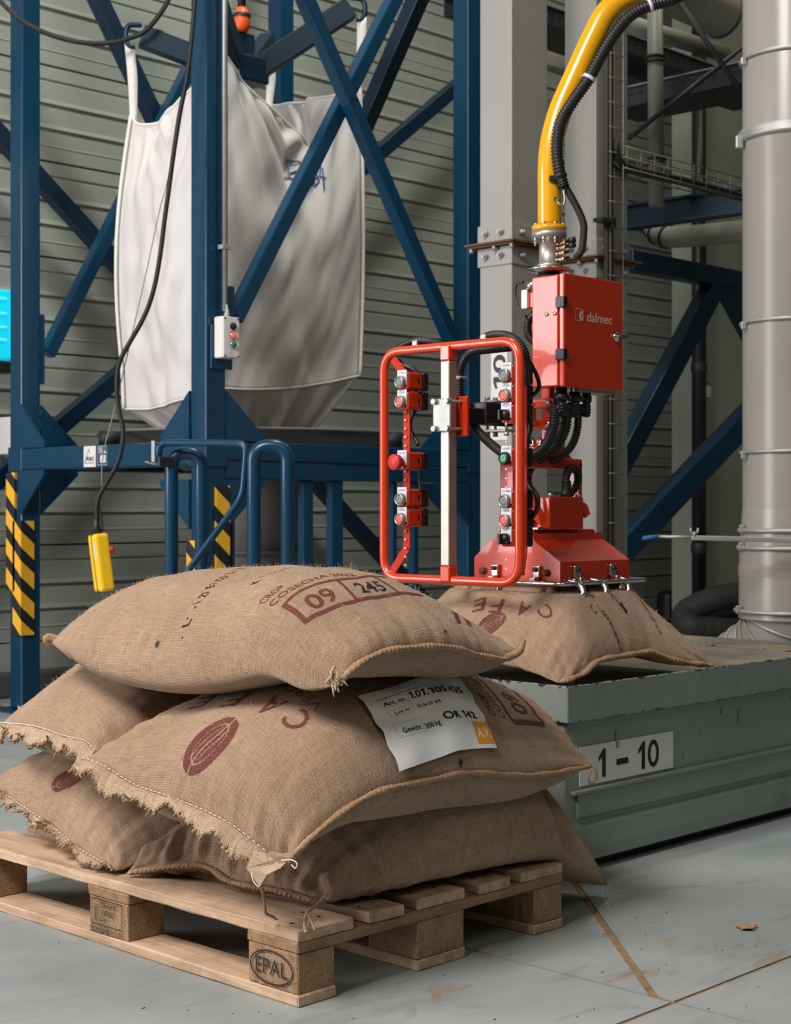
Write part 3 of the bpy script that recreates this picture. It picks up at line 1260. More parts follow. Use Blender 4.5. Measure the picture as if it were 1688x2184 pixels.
    def print_poly(s, mb, anchor, ang, pts, wdt, off=0.0011, step=0.008):
        """Painted stroke along points in local metres."""
        f = s.local(anchor, ang)
        P = []
        for (x0, y0), (x1, y1) in zip(pts[:-1], pts[1:]):
            n = max(1, int(math.hypot(x1 - x0, y1 - y0) / step))
            for i in range(n):
                P.append((x0 + (x1 - x0) * i / n, y0 + (y1 - y0) * i / n))
        P.append(pts[-1])
        vs = []
        for i, (x, y) in enumerate(P):
            a, b = P[max(i - 1, 0)], P[min(i + 1, len(P) - 1)]
            dx, dy = b[0] - a[0], b[1] - a[1]
            L = math.hypot(dx, dy) or 1
            nx, ny = -dy / L * wdt / 2, dx / L * wdt / 2
            vs += [s.at(*f(x + nx, y + ny), off), s.at(*f(x - nx, y - ny), off)]
        mb.add(vs, [(2 * i, 2 * i + 1, 2 * i + 3, 2 * i + 2) for i in range(len(P) - 1)])

    def print_bean(s, mb, pc, pa, pb):
        """Leaf-veined oval emblem, given by its middle and the ends of its two half axes: the dark pieces between pale lines."""
        c, a_, b_ = np.array(s.pick(*pc)), np.array(s.pick(*pa)), np.array(s.pick(*pb))
        f = lambda x, y: tuple(c + (a_ - c) * x + (b_ - c) * y)
        rx = ry = 1.0
        N = 56
        def inside(x, y):
            if (x / rx) ** 2 + (y / ry) ** 2 > 1:
                return False
            t = x / rx
            mid = 0.10 * ry * math.sin(t * 2.6)
            if abs(y - mid) < ry * 0.055:
                return False
            # inner outline of the bean
            q = (x / (rx * .74)) ** 2 + (y / (ry * .62)) ** 2
            if 0.84 < q < 1.0:
                return False
            if abs(abs(y - mid) - ry * 0.30 * (1 - t * t)) < ry * 0.038 and abs(t) < .6:
                return False
            return True
        ok = {}
        vs, fs = [], []
        for i in range(N):
            for j in range(N):
                x, y = (-1 + 2 * (i + .5) / N) * rx, (-1 + 2 * (j + .5) / N) * ry
                if inside(x, y):
                    b = []
                    for di, dj in ((0, 0), (1, 0), (1, 1), (0, 1)):
                        key = (i + di, j + dj)
                        if key not in ok:
                            ok[key] = len(vs)
                            vs.append(s.at(*f((-1 + 2 * key[0] / N) * rx, (-1 + 2 * key[1] / N) * ry), 0.0011))
                        b.append(ok[key])
                    fs.append(tuple(b))
        mb.add(vs, fs)


def P3(*a):
    return [Vector(p) for p in a]


ALL = []


def sup(*sacks):
    def f(x, y):
        z = deck_support(x, y)
        for k in sacks:
            z = max(z, k.height(x, y))
        return z
    return f


# --- bottom layer, back
sA = Sack(dict(
    l=P3((2.04, 2.815, .155), (2.05, 2.95, .175), (2.07, 3.1, .205), (2.09, 3.28, .235), (2.12, 3.45, .25)),
    r=P3((2.95, 2.815, .19), (2.96, 3.1, .2), (2.95, 3.42, .2)),
    n=P3((2.04, 2.815, .155), (2.3, 2.80, .19), (2.6, 2.80, .2), (2.95, 2.815, .19)),
    f=P3((2.12, 3.45, .25), (2.5, 3.42, .22), (2.95, 3.42, .2))), .215, .09, deck_support, .93, .62, 11, uvoff=(7, 1))
# --- bottom layer, front; its far end hangs over the pallet
sB = Sack(dict(
    l=P3((2.16, 2.277, .162), (2.125, 2.40, .175), (2.12, 2.52, .172), (2.13, 2.64, .185), (2.05, 2.785, .158)),
    r=P3((3.108, 2.30, .028), (3.06, 2.45, .07), (3.04, 2.60, .08), (3.04, 2.76, .06)),
    n=P3((2.16, 2.277, .162), (2.35, 2.225, .19), (2.60, 2.205, .20), (2.78, 2.205, .185), (2.88, 2.215, .135), (2.98, 2.25, .085), (3.108, 2.30, .028)),
    f=P3((2.05, 2.785, .158), (2.35, 2.785, .2), (2.7, 2.785, .2), (2.88, 2.78, .15), (3.04, 2.76, .06))),
    .225, .09, deck_support, .98, .58, 12, uvoff=(2, 5), wr=0.016,
    dent=lambda x, y, z: -.022 * np.exp(-((x - 2.835) / .016) ** 2) * np.clip((2.42 - y) / .15, 0, 1) + .008 * np.exp(-((x - 2.88) / .03) ** 2) * np.clip((2.42 - y) / .15, 0, 1))
# --- second layer, back
sD = Sack(dict(
    l=P3((2.0, 2.828, .413), at_a(182, 1584, 2.01), at_a(141, 1574, 2.03), at_a(75, 1553, 2.06), (2.135, 3.42, .403)),
    r=P3((2.93, 2.83, .41), (2.96, 3.1, .44), (2.95, 3.42, .41)),
    n=P3((2.0, 2.828, .413), (2.3, 2.815, .45), (2.6, 2.815, .45), (2.93, 2.83, .41)),
    f=P3((2.135, 3.42, .403), (2.5, 3.44, .45), (2.95, 3.42, .41))), .145, .16, sup(sA, sB), .93, .60, 14, uvoff=(4, 9))
# --- second layer, front, with the paper label
sC = Sack(dict(
    l=P3((2.01, 2.235, .258), at_a(545, 1800, 1.985), at_a(477, 1752, 1.975), at_a(373, 1707, 1.965), at_a(290, 1678, 1.96), at_a(222, 1636, 1.955), (1.945, 2.80, .407)),
    r=P3(at_b(1264, 1630, 2.2), (2.97, 2.45, .43), (2.93, 2.80, .41)),
    n=P3((2.01, 2.235, .258), at_b(640, 1803, 2.195), at_b(723, 1731, 2.175), at_b(806, 1684, 2.165), at_b(930, 1657, 2.165), at_b(1001, 1645, 2.165), at_b(1138, 1650, 2.18), at_b(1264, 1630, 2.2)),
    f=P3((1.945, 2.80, .407), (2.3, 2.805, .45), (2.6, 2.805, .45), (2.93, 2.80, .41))), .150, .17, sup(sA, sB), .98, .60, 13, uvoff=(0, 0), wr=0.008)
HOLE = at_a(336, 1374, 2.075)
# --- top sack, turned across the others
sE = Sack(dict(
    l=P3(at_b(715, 1462, 2.205), at_b(756, 1418, 2.185), at_b(814, 1388, 2.18), at_b(889, 1378, 2.18), at_b(955, 1378, 2.18), at_b(1013, 1394, 2.19), at_b(1070, 1404, 2.2), at_b(1106, 1388, 2.21)),
    r=P3(at_b(108, 1370, 3.15), (2.35, 3.24, .64), (2.67, 3.2, .62)),
    n=P3(at_b(715, 1462, 2.205), (2.085, 2.27, .592), (2.065, 2.36, .622), (2.045, 2.47, .606), (2.03, 2.65, .590), (2.03, 2.87, .600), (2.055, 3.02, .62), at_b(108, 1370, 3.15)),
    f=P3(at_b(1106, 1388, 2.21), (2.73, 2.5, .645), (2.74, 2.85, .645), (2.67, 3.2, .62))),
    .150, .12, sup(sC, sD), .99, .62, 15, uvoff=(3, 3), wr=0.006,
    dent=lambda x, y, z: -.012 * np.exp(-((y - HOLE.y) / .010) ** 2 - ((z - HOLE.z) / .035) ** 2) * (x < 2.3) + .006 * np.exp(-((y - HOLE.y + .03) / .018) ** 2 - ((z - HOLE.z) / .06) ** 2) * (x < 2.3))

sA.build('bottom burlap sack with a half hidden brown bean print and frayed hem', (2.1, 3.1, .144), 2200, 21)
sB.build('bottom front burlap sack under the labelled sack, its end drooping off the pallet', (2.2, 2.5, .144), 2600, 22)
sC.build('burlap sack with brown bean print and a crumpled white paper label', (2.1, 2.5, .36), 3000, 23)
sD.build('plain burlap sack without print in the middle layer, lower left of the top sack', (2.1, 3.1, .36), 2200, 24)
sE.build('topmost burlap sack of the pallet, lying across the others, printed 09 in a brown box', (2.2, 2.7, .5), 3600, 25)

sA.frill('l', (-1, .0, .3), .022, 31, .0, .985, .35)
sC.frill('l', (-1, -.1, .25), .044, 32, .03, 1.0, .75)
sD.frill('l', (-1, 0, .25), .040, 33, .0, 1.0, .9)
sB.rope_seam('l', .0070, 0, 1, (-.004, 0, -.004), 3)
sC.rope_seam('n', .0065, 0.02, 1, (0, -.004, -.003), 4)
sE.rope_seam('l', .0070, 0, 1, (0, -.005, -.002), 5)


def twine(s, pts, r=.0022, name='twine', mat='rope'):
    return part(name, MB().tube(crv(pts, 50), r, 7), mat, s.root)


# frayed corner of the labelled sack: folded tab, hanging twine, white thread loop
q = at_a(575, 1850, 1.985)
tab = MB()
tp = [at_a(545, 1812, 1.965), at_a(590, 1832, 1.955), at_a(612, 1840, 1.96), at_a(600, 1852, 1.945), at_a(572, 1866, 1.94), at_a(556, 1892, 1.945), at_a(528, 1852, 1.955)]
tab.prism(tp, (-.006, -.004, .002))
tb = part('hem_tab', tab, 'frill', sC.root)
me = tb.data
ul = me.uv_layers.new(name='UVMap')
for lp in me.loops:
    c = me.vertices[lp.vertex_index].co
    ul.data[lp.index].uv = (c.y, c.z)
twine(sC, [at_a(556, 1880, 1.945), at_a(562, 1910, 1.96), at_a(566, 1935, 1.975), at_a(568, 1948, 1.985), at_a(585, 1956, 2.01)], .0030)
twine(sC, [at_a(600, 1835, 1.955), at_a(622, 1834, 1.95), at_a(634, 1842, 1.95), at_a(630, 1852, 1.95), at_a(622, 1844, 1.95)], .0010, 'loose_thread', 'thread')
twine(sC, [at_a(536, 1862, 1.945), at_a(541, 1880, 1.94), at_a(552, 1892, 1.94)], .0009, 'loose_thread', 'thread')
twine(sB, [at_a(700, 1905, 2.12), at_a(676, 1930, 2.10), at_a(655, 1948, 2.06), at_a(650, 1975, 2.01), at_a(654, 1990, 2.003)], .0032)
twine(sB, [at_a(655, 1948, 2.06), at_a(662, 1960, 2.03), at_a(672, 1984, 2.00)], .0016)
twine(sC, [at_b(1262, 1632, 2.19), at_b(1271, 1640, 2.18), at_b(1273, 1660, 2.18), at_b(1262, 1672, 2.18), at_b(1256, 1660, 2.18), at_b(1262, 1640, 2.18)], .0026)
# frayed ears of the top sack
rr = random.Random(8)
ear = MB()
p0 = at_b(713, 1442, 2.195)
for k in range(26):
    d = Vector((rr.gauss(-.25, .5), rr.gauss(-.5, .4), rr.gauss(-.9, .5))).normalized()
    q = p0 + Vector((rr.gauss(0, .003), rr.gauss(0, .003), rr.gauss(0, .006)))
    ln = rr.uniform(.012, .026)
    ear.tube([q, q + d * ln * .5 + Vector((rr.gauss(0, .002), 0, rr.gauss(0, .002))), q + d * ln], [.0035, .0028, .0012], 6)
tag(part('frayed_corner', ear, 'frill', sE.root), kind='stuff')
ear = MB().tube(crv([at_b(1080, 1402, 2.195), at_b(1100, 1396, 2.19), at_b(1112, 1384, 2.19), at_b(1116, 1368, 2.2)], 20), [.008] * 14 + [.0065] * 7, 8)
part('frayed_corner', ear, 'rope', sE.root)
ear = MB().tube(crv([at_b(165, 1396, 3.09), at_b(140, 1378, 3.12), at_b(118, 1364, 3.14), at_b(100, 1360, 3.15), at_b(104, 1372, 3.15), at_b(125, 1380, 3.14)], 30), [.020 - .0005 * i for i in range(31)], 8)
part('frayed_corner', ear, 'rope', sE.root)

# --- prints
HP = PI / 2
t = MB()
for ch, px in (('C', (632, 1535)), ('A', (578, 1505)), ('F', (503, 1492)), ('E', (432, 1498))):
    sC.print_text(t, ch, px, HP + {'C': -.30, 'A': -.1, 'F': .15, 'E': .35}[ch], .052, .042, .01)
sC.print_bean(t, (446, 1583), (503, 1532), (474, 1603))
sC.print_text(t, 'VERDE', (640, 1478), HP - .1, .022, .14)
pA, pB = sC.pick(1095, 1540), sC.pick(1160, 1546)


def c_line(p, q, w):
    L = math.hypot((q[0] - p[0]) * sC.L / 2, (q[1] - p[1]) * sC.W / 2)
    ang = math.atan2((q[1] - p[1]) * sC.W / 2, (q[0] - p[0]) * sC.L / 2)
    sC.print_poly(t, p, ang, [(0, 0), (L, 0)], w)


vl = .24 / (sC.W / 2)
c_line(pA, pB, .012)
c_line(pA, (pA[0], pA[1] + vl), .009)
c_line(pB, (pB[0], pB[1] + vl), .011)
sC.print_text(t, '09', ((pA[0] + pB[0]) / 2, (pA[1] + pB[1]) / 2 + .055 / (sC.W / 2), 0), HP, .050, .066, .015)
sC.print_text(t, 'COSECHA 2022', (pA[0] - .026 / (sC.L / 2), pA[1] + .09 / (sC.W / 2), 0), HP, .020, .17, .012)
sC.print_text(t, 'CROP', (pA[0] - .056 / (sC.L / 2), pA[1] + .035 / (sC.W / 2), 0), HP, .020, .055, .012)
tag(part('stencil_print', t, 'maroon', sC.root), kind='stuff')
t = MB()
for px in ((978, 1630), (982, 1637), (768, 1462), (784, 1458), (800, 1452)):
    q = sC.pick(*px)
    sC.print_poly(t, q, .2, [(0, 0), (.008, .001)], .0016)
tag(part('black_stencil', t, 'stencil', sC.root), kind='stuff')

t = MB()
sA.print_bean(t, (144, 1662), (176, 1648), (152, 1678))
tag(part('stencil_print', t, 'maroon', sA.root), kind='stuff')

t = MB()
e0 = sE.pick(652, 1326)                 # lower left corner of the printed box


def e_at(x, y):
    return sE.at(e0[0] + y / (sE.L / 2), e0[1] + x / (sE.W / 2), .0011)


def e_text(txt, x0, y0, h, w, rot=0.0, bold=0.012, mb=None):
    vs, fs, tw = text2d(txt, bold, .12)
    ca, sa = math.cos(rot), math.sin(rot)
    (mb or t).add([e_at(x0 + (x * w / tw) * ca - (y * h / .7) * sa, y0 + (x * w / tw) * sa + (y * h / .7) * ca) for x, y in vs], fs)


def e_line(pts, w):
    c = crv([Vector((x, y, 0)) for x, y in pts], 40)
    vs = []
    for i, p in enumerate(c):
        d = (c[min(i + 1, len(c) - 1)] - c[max(i - 1, 0)]).normalized()
        n = Vector((-d.y, d.x, 0)) * (w / 2)
        vs += [e_at(*(p + n).xy), e_at(*(p - n).xy)]
    t.add(vs, [(2 * i, 2 * i + 1, 2 * i + 3, 2 * i + 2) for i in range(len(c) - 1)])


e_line([(0, 0), (.011, .066)], .010)
e_line([(-.004, .001), (.051, -.014), (.118, -.022), (.20, -.020), (.26, -.012), (.33, .0)], .009)
e_line([(.007, .066), (.06, .062), (.129, .046), (.192, .043), (.27, .05)], .008)
e_line([(.129, .044), (.118, -.022)], .007)
e_line([(.225, .044), (.25, -.014)], .007)
e_text('09', .026, .004, .038, .062, -.16, .02)
e_text('CROP', .010, .118, .018, .050, -.14)
e_text('COSECHA 2022', .004, .090, .018, .190, -.20)
for (x0, y0), (x1, y1) in (((968, 1300), (979, 1330)), ((990, 1309), (1002, 1336))):
    vs = []
    for i in range(9):
        x, y = x0 + (x1 - x0) * i / 8, y0 + (y1 - y0) * i / 8
        for dx in (-5, 5):
            vs.append(sE.at(*sE.pick(x + dx, y + dx * .3), .0011))
    t.add(vs, [(2 * i, 2 * i + 1, 2 * i + 3, 2 * i + 2) for i in range(8)])
tag(part('stencil_print', t, 'maroon', sE.root), kind='stuff')
t = MB()
e_text('245', .148, -.006, .030, .072, .0, .02)
rr = random.Random(2)
dash = crv([Vector((x, y, 0)) for x, y in ((-.038, .288), (-.028, .297), (.013, .31), (.076, .334), (.20, .386))], 15)
for k, ch in enumerate("·L·-IZIEICO·LIN"):
    p = dash[k]
    tw = text2d(ch, 0.0, .12)[2]
    e_text(ch, p.x, p.y + rr.uniform(-.002, .002), .019, min(.014, tw * .019 / .7), .3 + rr.uniform(-.2, .2), .02)
for k, ch in enumerate('KINOZ'):
    p = Vector((.075, .205, 0)).lerp(Vector((.235, .275, 0)), k / 5)
    tw = text2d(ch, 0.0, .12)[2]
    e_text(ch, p.x, p.y, .020, min(.015, tw * .020 / .7), .3, .02)
tag(part('black_stencil', t, 'stencil', sE.root), kind='stuff')
# small dark hole with a pulled thread in its cloth
hp = sE.pick(336, 1374)
hv = [sE.at(hp[0] + math.cos(a) * .009, hp[1] + math.sin(a) * .012, .0012) for a in [2 * PI * i / 12 for i in range(12)]]
part('hole', MB().add(hv, [tuple(range(12))]), 'ink', sE.root)

# --- white paper label on the sack: crumpled sheet that follows the cloth
LQ = [sC.pick(760, 1494), sC.pick(842, 1648), sC.pick(1053, 1600), sC.pick(905, 1452), sC.pick(965, 1462), sC.pick(986, 1456)]
lab_root = thing('paper_label', 'crumpled white paper label reading 1.01.105.Q5 stuck on the burlap sack', 'label', sC.at(*LQ[0]))
tl, bl, br_, tr_ = LQ[0], LQ[1], LQ[2], LQ[5]
tlm = LQ[3]
rr = random.Random(5)


def lab(x, y, off=.004):
    """x, y in 0..1 from the lower left corner of the sheet."""
    top = [tl[k] * (1 - x) + tr_[k] * x + 0.35 * (tlm[k] - (tl[k] * .4 + tr_[k] * .6)) * math.sin(PI * min(max(x, 0), 1)) for k in (0, 1)]
    bot = [bl[k] * (1 - x) + br_[k] * x for k in (0, 1)]
    u, v = [bot[k] * (1 - y) + top[k] * y for k in (0, 1)]
    crease = .0050 * abs(((x * 1.3 + y * 2.1) * 1.3) % 1 - .5) + .0050 * abs(((y * 2.6 - x * .7)) % 1 - .5) * (1 - .6 * x) + .0018 * math.sin(x * 15 - y * 5)
    return sC.at(u, v, off + crease + .004)


mb = MB()
NX, NY = 56, 40
vs = []
for j in range(NY + 1):
    for i in range(NX + 1):
        x, y = i / NX, j / NY
        ex = .005 * math.sin(y * 23) * (x < .02) - (.030 * abs(math.sin(y * 9)) + .05 * max(0, y - .75)) * max(0, (x - .9) / .1)
        vs.append(lab(x + ex, y))
mb.add(vs, [(j * (NX + 1) + i, j * (NX + 1) + i + 1, (j + 1) * (NX + 1) + i + 1, (j + 1) * (NX + 1) + i) for j in range(NY) for i in range(NX)], True)
part('sheet', mb, 'paper', lab_root)
AS = 1.35      # width over height of the sheet


def lab_text(mb, txt, x, y, h, w=None, bold=0.0):
    vs, fs, tw = text2d(txt, bold, .12)
    kx = (w / tw) if w else h / .7 / AS
    mb.add([lab(x + a * kx, y + b * h / .7, .0052) for a, b in vs], fs)


def lab_rect(mb, x, y, w, h, off=.0048, n=10):
    vs = [lab(x + w * i / n, y + h * j / n, off) for j in range(n + 1) for i in range(n + 1)]
    mb.add(vs, [(j * (n + 1) + i, j * (n + 1) + i + 1, (j + 1) * (n + 1) + i + 1, (j + 1) * (n + 1) + i) for j in range(n) for i in range(n)])


t = MB()
lab_text(t, 'Centraal-Amerika Washed Arabica', .10, .815, .030, .40, .004)
lab_text(t, 'Art. nr.', .13, .690, .070, .20, .008)
lab_text(t, '1.01.105.Q5', .36, .690, .105, .54, .014)
lab_text(t, 'Lot nr.', .17, .515, .046, .14, .005)
lab_text(t, '25 06 27 01', .37, .520, .048, .23, .005)
lab_text(t, 'OR', .56, .29, .090, .15, .016)
lab_text(t, '142', .76, .30, .095, .15, .016)
lab_text(t, 'Gewicht', .14, .265, .060, .18, .008)
lab_text(t, '300 kg', .36, .255, .060, .15, .008)
tag(part('lettering', t, 'ink', lab_root), kind='stuff')
t = MB()
for x, y, w, h in ((.11, .66, .24, .13), (.13, .49, .21, .10), (.10, .23, .25, .16)):
    for a in ((x, y, w, .004), (x, y + h, w, .004), (x, y, .003, h), (x + w, y, .003, h)):
        lab_rect(t, *a, n=3)
lab_text(t, '38160', .63, .955, .03, .09)
tag(part('faint_boxes', t, 'greylabel', lab_root), kind='stuff')
t = MB()
lab_rect(t, .815, .035, .165, .215)
ob = part('orange_square', t, 'orange', lab_root)
t = MB()
lab_text(t, 'A.V.', .832, .085, .10, .13, .02)
tag(part('lettering', t, 'paper', ob), kind='stuff')

# ================================================================== BLUE BAG DISCHARGE FRAME
FA0, FA1, FB0, FB1 = 4.07, 5.64, 4.99, 6.31
fr = thing('bag_discharge_frame', 'tall blue steel frame with crossed braces holding the hanging white bulk bag', 'frame', (FA0, FB0, 0))
HS = 0.05


def shs(p0, p1, w=0.1, h=0.1, bev=0.008):
    return MB().bar(p0, p1, w, h, (1, 0, 0) if abs(p1[2] - p0[2]) > .9 * (Vector(p1) - Vector(p0)).length else (0, 0, 1), bev)


posts = {}
for nm, (x, y) in {'n': (FA0, FB0), 'l': (FA0, FB1), 'r': (FA1, FB0), 'f': (FA1, FB1)}.items():
    p = part('post', MB().box((x - HS, y - HS, 0.012), (x + HS, y + HS, 4.9), 0.008), 'blue', fr)
    posts[nm] = p
    part('base_plate', MB().box((x - .11, y - .11, 0), (x + .11, y + .11, 0.012), .003), 'blue', p)
    bl = MB()
    for sx in (-1, 1):
        for sy in (-1, 1):
            bl.cyl((x + sx * .082, y + sy * .082, .012), (x + sx * .082, y + sy * .082, .035), .009, n=6)
    tag(part('anchor_bolts', bl, 'galv', p), kind='stuff')
# main beams
BZ0, BZ1 = 1.10, 1.20
part('beam', MB().box((FA0 - .055, FB0 + HS, BZ0), (FA0 + .045, FB1 - HS, BZ1), .008), 'blue', fr)
part('beam', MB().box((FA1 - .05, FB0 + HS, BZ0), (FA1 + .05, FB1 - HS, BZ1), .008), 'blue', fr)
part('beam', MB().box((FA0 + HS, FB0 - .055, BZ0 + .02), (FA1 - HS, FB0 + .045, BZ1), .008), 'blue', fr)
part('beam', MB().box((FA0 + HS, FB1 - .05, BZ0), (FA1 - HS, FB1 + .05, BZ1), .008), 'blue', fr)
part('lower_rail', MB().box((FA0 + HS, FB0 - .052, BZ0 - .055), (FA1 - HS, FB0 + .03, BZ0 + .014), .006), 'blue', fr)
# collar where post and beam are joined
for x, y in ((FA0, FB0), (FA0, FB1), (FA1, FB0)):
    part('splice_collar', MB().box((x - .056, y - .056, BZ0 - .006), (x + .056, y + .056, BZ1 + .006), .003), 'blue', fr)


def gus(c, d, n, z0, s, h, t=.012):
    """Triangular stiffener: corner c (x, y), runs along d, stands on z0, h up (or down)."""
    c = Vector((c[0], c[1], z0))
    d, n = Vector(d), Vector(n) * t
    part('gusset', MB().prism([c - n / 2, c + d * s - n / 2, c + d * (s - .03) + Z * (.02 if h > 0 else -.02) - n / 2 + d * .03, c + Z * h - n / 2], n), 'blue', fr)


for (x, y) in ((FA0, FB0), (FA0, FB1)):
    sy = 1 if y == FB0 else -1
    for zz, h in ((BZ1, .20), (BZ0 - (.055 if y == FB0 else 0), -.20)):
        gus((x - .052, y + sy * HS), Y * sy, X, zz, .19, h)
        gus((x + HS, y - .052), X, Y, zz, .20, h)
for zz, h in ((BZ1, .20), (BZ0 - .055, -.2)):
    gus((FA1 - HS, FB0 - .052), -X, Y, zz, .20, h)
    gus((FA1 - .052, FB0 + HS), Y, X, zz, .20, h)
gb = MB()
for s in (.10, .17):
    gb.cyl((FA0 + HS + s, FB1 - .03, BZ0 - .02), (FA0 + HS + s, FB1 - .03, BZ0 + .002), .010, n=6)
tag(part('beam_bolts', gb, 'galv', fr), kind='stuff')

# crossed braces on the front side (between near post and right post)
bw = .062


def brace(p0, p1, w=bw, h=bw, mat='blue', up=(0, 0, 1), parent=fr, nm='brace'):
    return part(nm, MB().bar(p0, p1, w, h, up, .006), mat, parent)


yb = FB0 - .03
brace(at_b(497, 682, yb), at_b(870, -60, yb))
brace(at_b(622, -70, yb - .065), at_b(962, 722, yb - .065))
part('brace_lug', MB().box((FA0 + HS, yb - .04, 1.60), (FA0 + HS + .03, yb + .04, 1.82), .003), 'blue', fr)
part('brace_bolt', MB().cyl(at_b(757, 204, yb - .11), at_b(757, 204, yb - .09), .010, n=8), 'black', fr)
# braces on the left side (between left post and near post)
xb = FA0 + .01
brace(at_b(100, 756, FB1), at_b(425, 105, FB1))
part('brace_lug', MB().box((FA0 + HS, FB1 - .04, 1.50), (FA0 + HS + .03, FB1 + .04, 1.82), .003), 'blue', fr)
# braces on the far side and the back side
brace(at_a(908, -40, FA1), at_a(768, 285, FA1), .08, .08, mat='bluedark')
# guard bars below the front rail
for px, wd, lit in ((491, .02, 0), (652, .055, 0), (714, .065, 0), (836, .03, 0), (882, .03, 0)):
    p = at_b(px, 1100, FB0 - .02)
    part('guard_bar', MB().box((p.x - wd / 2, p.y - .02, .05), (p.x + wd / 2, p.y + .02, BZ0 - .055), .004), 'blue', fr)

# yellow and black foam edge guards
def edge_guard(x, y, sx, sy, z0, z1):
    """L-shaped strip around one vertical corner of a post."""
    t, w = .012, .058
    c = (x + sx * HS, y + sy * HS)
    poly = [(c[0] + sx * t, c[1] + sy * t), (c[0] - sx * w, c[1] + sy * t), (c[0] - sx * w, c[1]), (c[0], c[1]), (c[0], c[1] - sy * w), (c[0] + sx * t, c[1] - sy * w)]
    part('edge_guard', MB().prism([(a, b, z0) for a, b in poly], (0, 0, z1 - z0)), 'hazard', fr, 'yellow and black striped foam')


edge_guard(FA0, FB1, -1, -1, .35, .87)
edge_guard(FA0, FB1, -1, 1, .55, 1.09)
edge_guard(FA0, FB0, -1, 1, .28, .80)
edge_guard(FA0, FB0, 1, -1, .42, 1.02)

# machine maker's plates on the left beam
pl = at_a(179, 970, FA0 - .0565)
b_ = part('maker_plate', quad(MB(), Vector((FA0 - .0555, pl.y, 1.106)), -Y, Z, .088, .090, .002), 'white', fr, 'white plate with triangle and PROBAT')
t = MB()
o = Vector((FA0 - .0585, pl.y - .008, 1.123))
tri = [(0, 0), (.03, .062), (.058, .0)]
for (x0, z0), (x1, z1) in ((tri[0], tri[1]), (tri[1], (.041, .038)), (tri[0], (.045, .0))):
    d = Vector((x1 - x0, z1 - z0)).normalized() * .0012
    q = [(x0 - d.y, z0 + d.x), (x0 + d.y, z0 - d.x), (x1 + d.y, z1 - d.x), (x1 - d.y, z1 + d.x)]
    t.add([o - Y * a + Z * b for a, b in q], [(0, 1, 2, 3)])
put_text(t, 'PROBAT', o - Y * .010 + Z * .010, -Y, Z, .017, .060, .02)
tag(part('lettering', t, 'ink', b_), kind='stuff')
t = MB()
for i in range(3):
    quad(t, o - Y * (.045 + i * .009) + Z * -.002, -Y, Z, .005, .006)
tag(part('colour_ticks', t, 'pink', b_), kind='stuff')
b_ = part('rating_plate', quad(MB(), Vector((FA0 - .0555, pl.y - .105, 1.112)), -Y, Z, .066, .082, .002), 'black', fr, 'black rating plate with warning triangle')
t = MB()
o = Vector((FA0 - .0585, pl.y - .105, 1.112))
frame2d(t, o, -Y, Z, .066, .082, .002)
for i in range(4):
    quad(t, o - Y * .006 + Z * (.072 - i * .007), -Y, Z, .030, .003)
quad(t, o - Y * .016 + Z * .010, -Y, Z, .04, .034)
t.add([o - Y * .042 + Z * .05, o - Y * .060 + Z * .05, o - Y * .051 + Z * .068], [(0, 1, 2)])
tag(part('lettering', t, 'greylabel', b_), kind='stuff')

# push button box and conduit on the near post
bx = thing('button_box', 'light grey push button box with black, red and green buttons on blue post', 'control box', (FA0 + .012, FB0 - .09, 1.52))
part('mounting_plate', MB().box((FA0 - .035, FB0 - .062, 1.485), (FA0 + .075, FB0 - .051, 1.66), .002), 'blue', bx)
part('box', MB().box((FA0 - .022, FB0 - .115, 1.525), (FA0 + .063, FB0 - .062, 1.69), .006), 'white', bx)
part('lid', MB().box((FA0 - .020, FB0 - .121, 1.527), (FA0 + .061, FB0 - .115, 1.688), .003), 'white', bx)
for z, m, nm in ((1.652, 'black', 'black_button'), (1.615, 'lamp_red', 'red_button'), (1.579, 'btn_green', 'green_button')):
    c = Vector((FA0 + .026, FB0 - .121, z))
    rg = part('button_ring', MB().lathe(c, [(.0, 0), (.0145, 0), (.0145, -.006), (.0115, -.008), (.0115, -.006), (0, -.006)], 24, 'y'), 'chrome' if m != 'black' else 'black', bx)
    part(nm, MB().lathe(c, [(.011, -.004), (.011, -.012), (.009, -.014), (0, -.014)], 20, 'y'), m, rg)
sc = MB()
for dx in (-.013, .054):
    for z in (1.533, 1.682):
        sc.cyl((FA0 + dx, FB0 - .1225, z), (FA0 + dx, FB0 - .120, z), .004, n=8)
tag(part('lid_screws', sc, 'darksteel', bx), kind='stuff')
part('cable_gland', MB().lathe((FA0 + .022, FB0 - .09, 1.69), [(0, 0), (.012, 0), (.012, .015), (.009, .018), (.009, .03), (.005, .034), (.005, .05)], 12), 'galv', bx)
cd = part('conduit', MB().cyl((FA0 + .022, FB0 - .078, 1.715), (FA0 + .022, FB0 - .078, 4.6), .011), 'galv', bx)
for z in (1.97, 3.4):
    part('conduit_clip', MB().box((FA0 + .000, FB0 - .092, z - .009), (FA0 + .044, FB0 - .058, z + .009), .002), 'galv', cd)

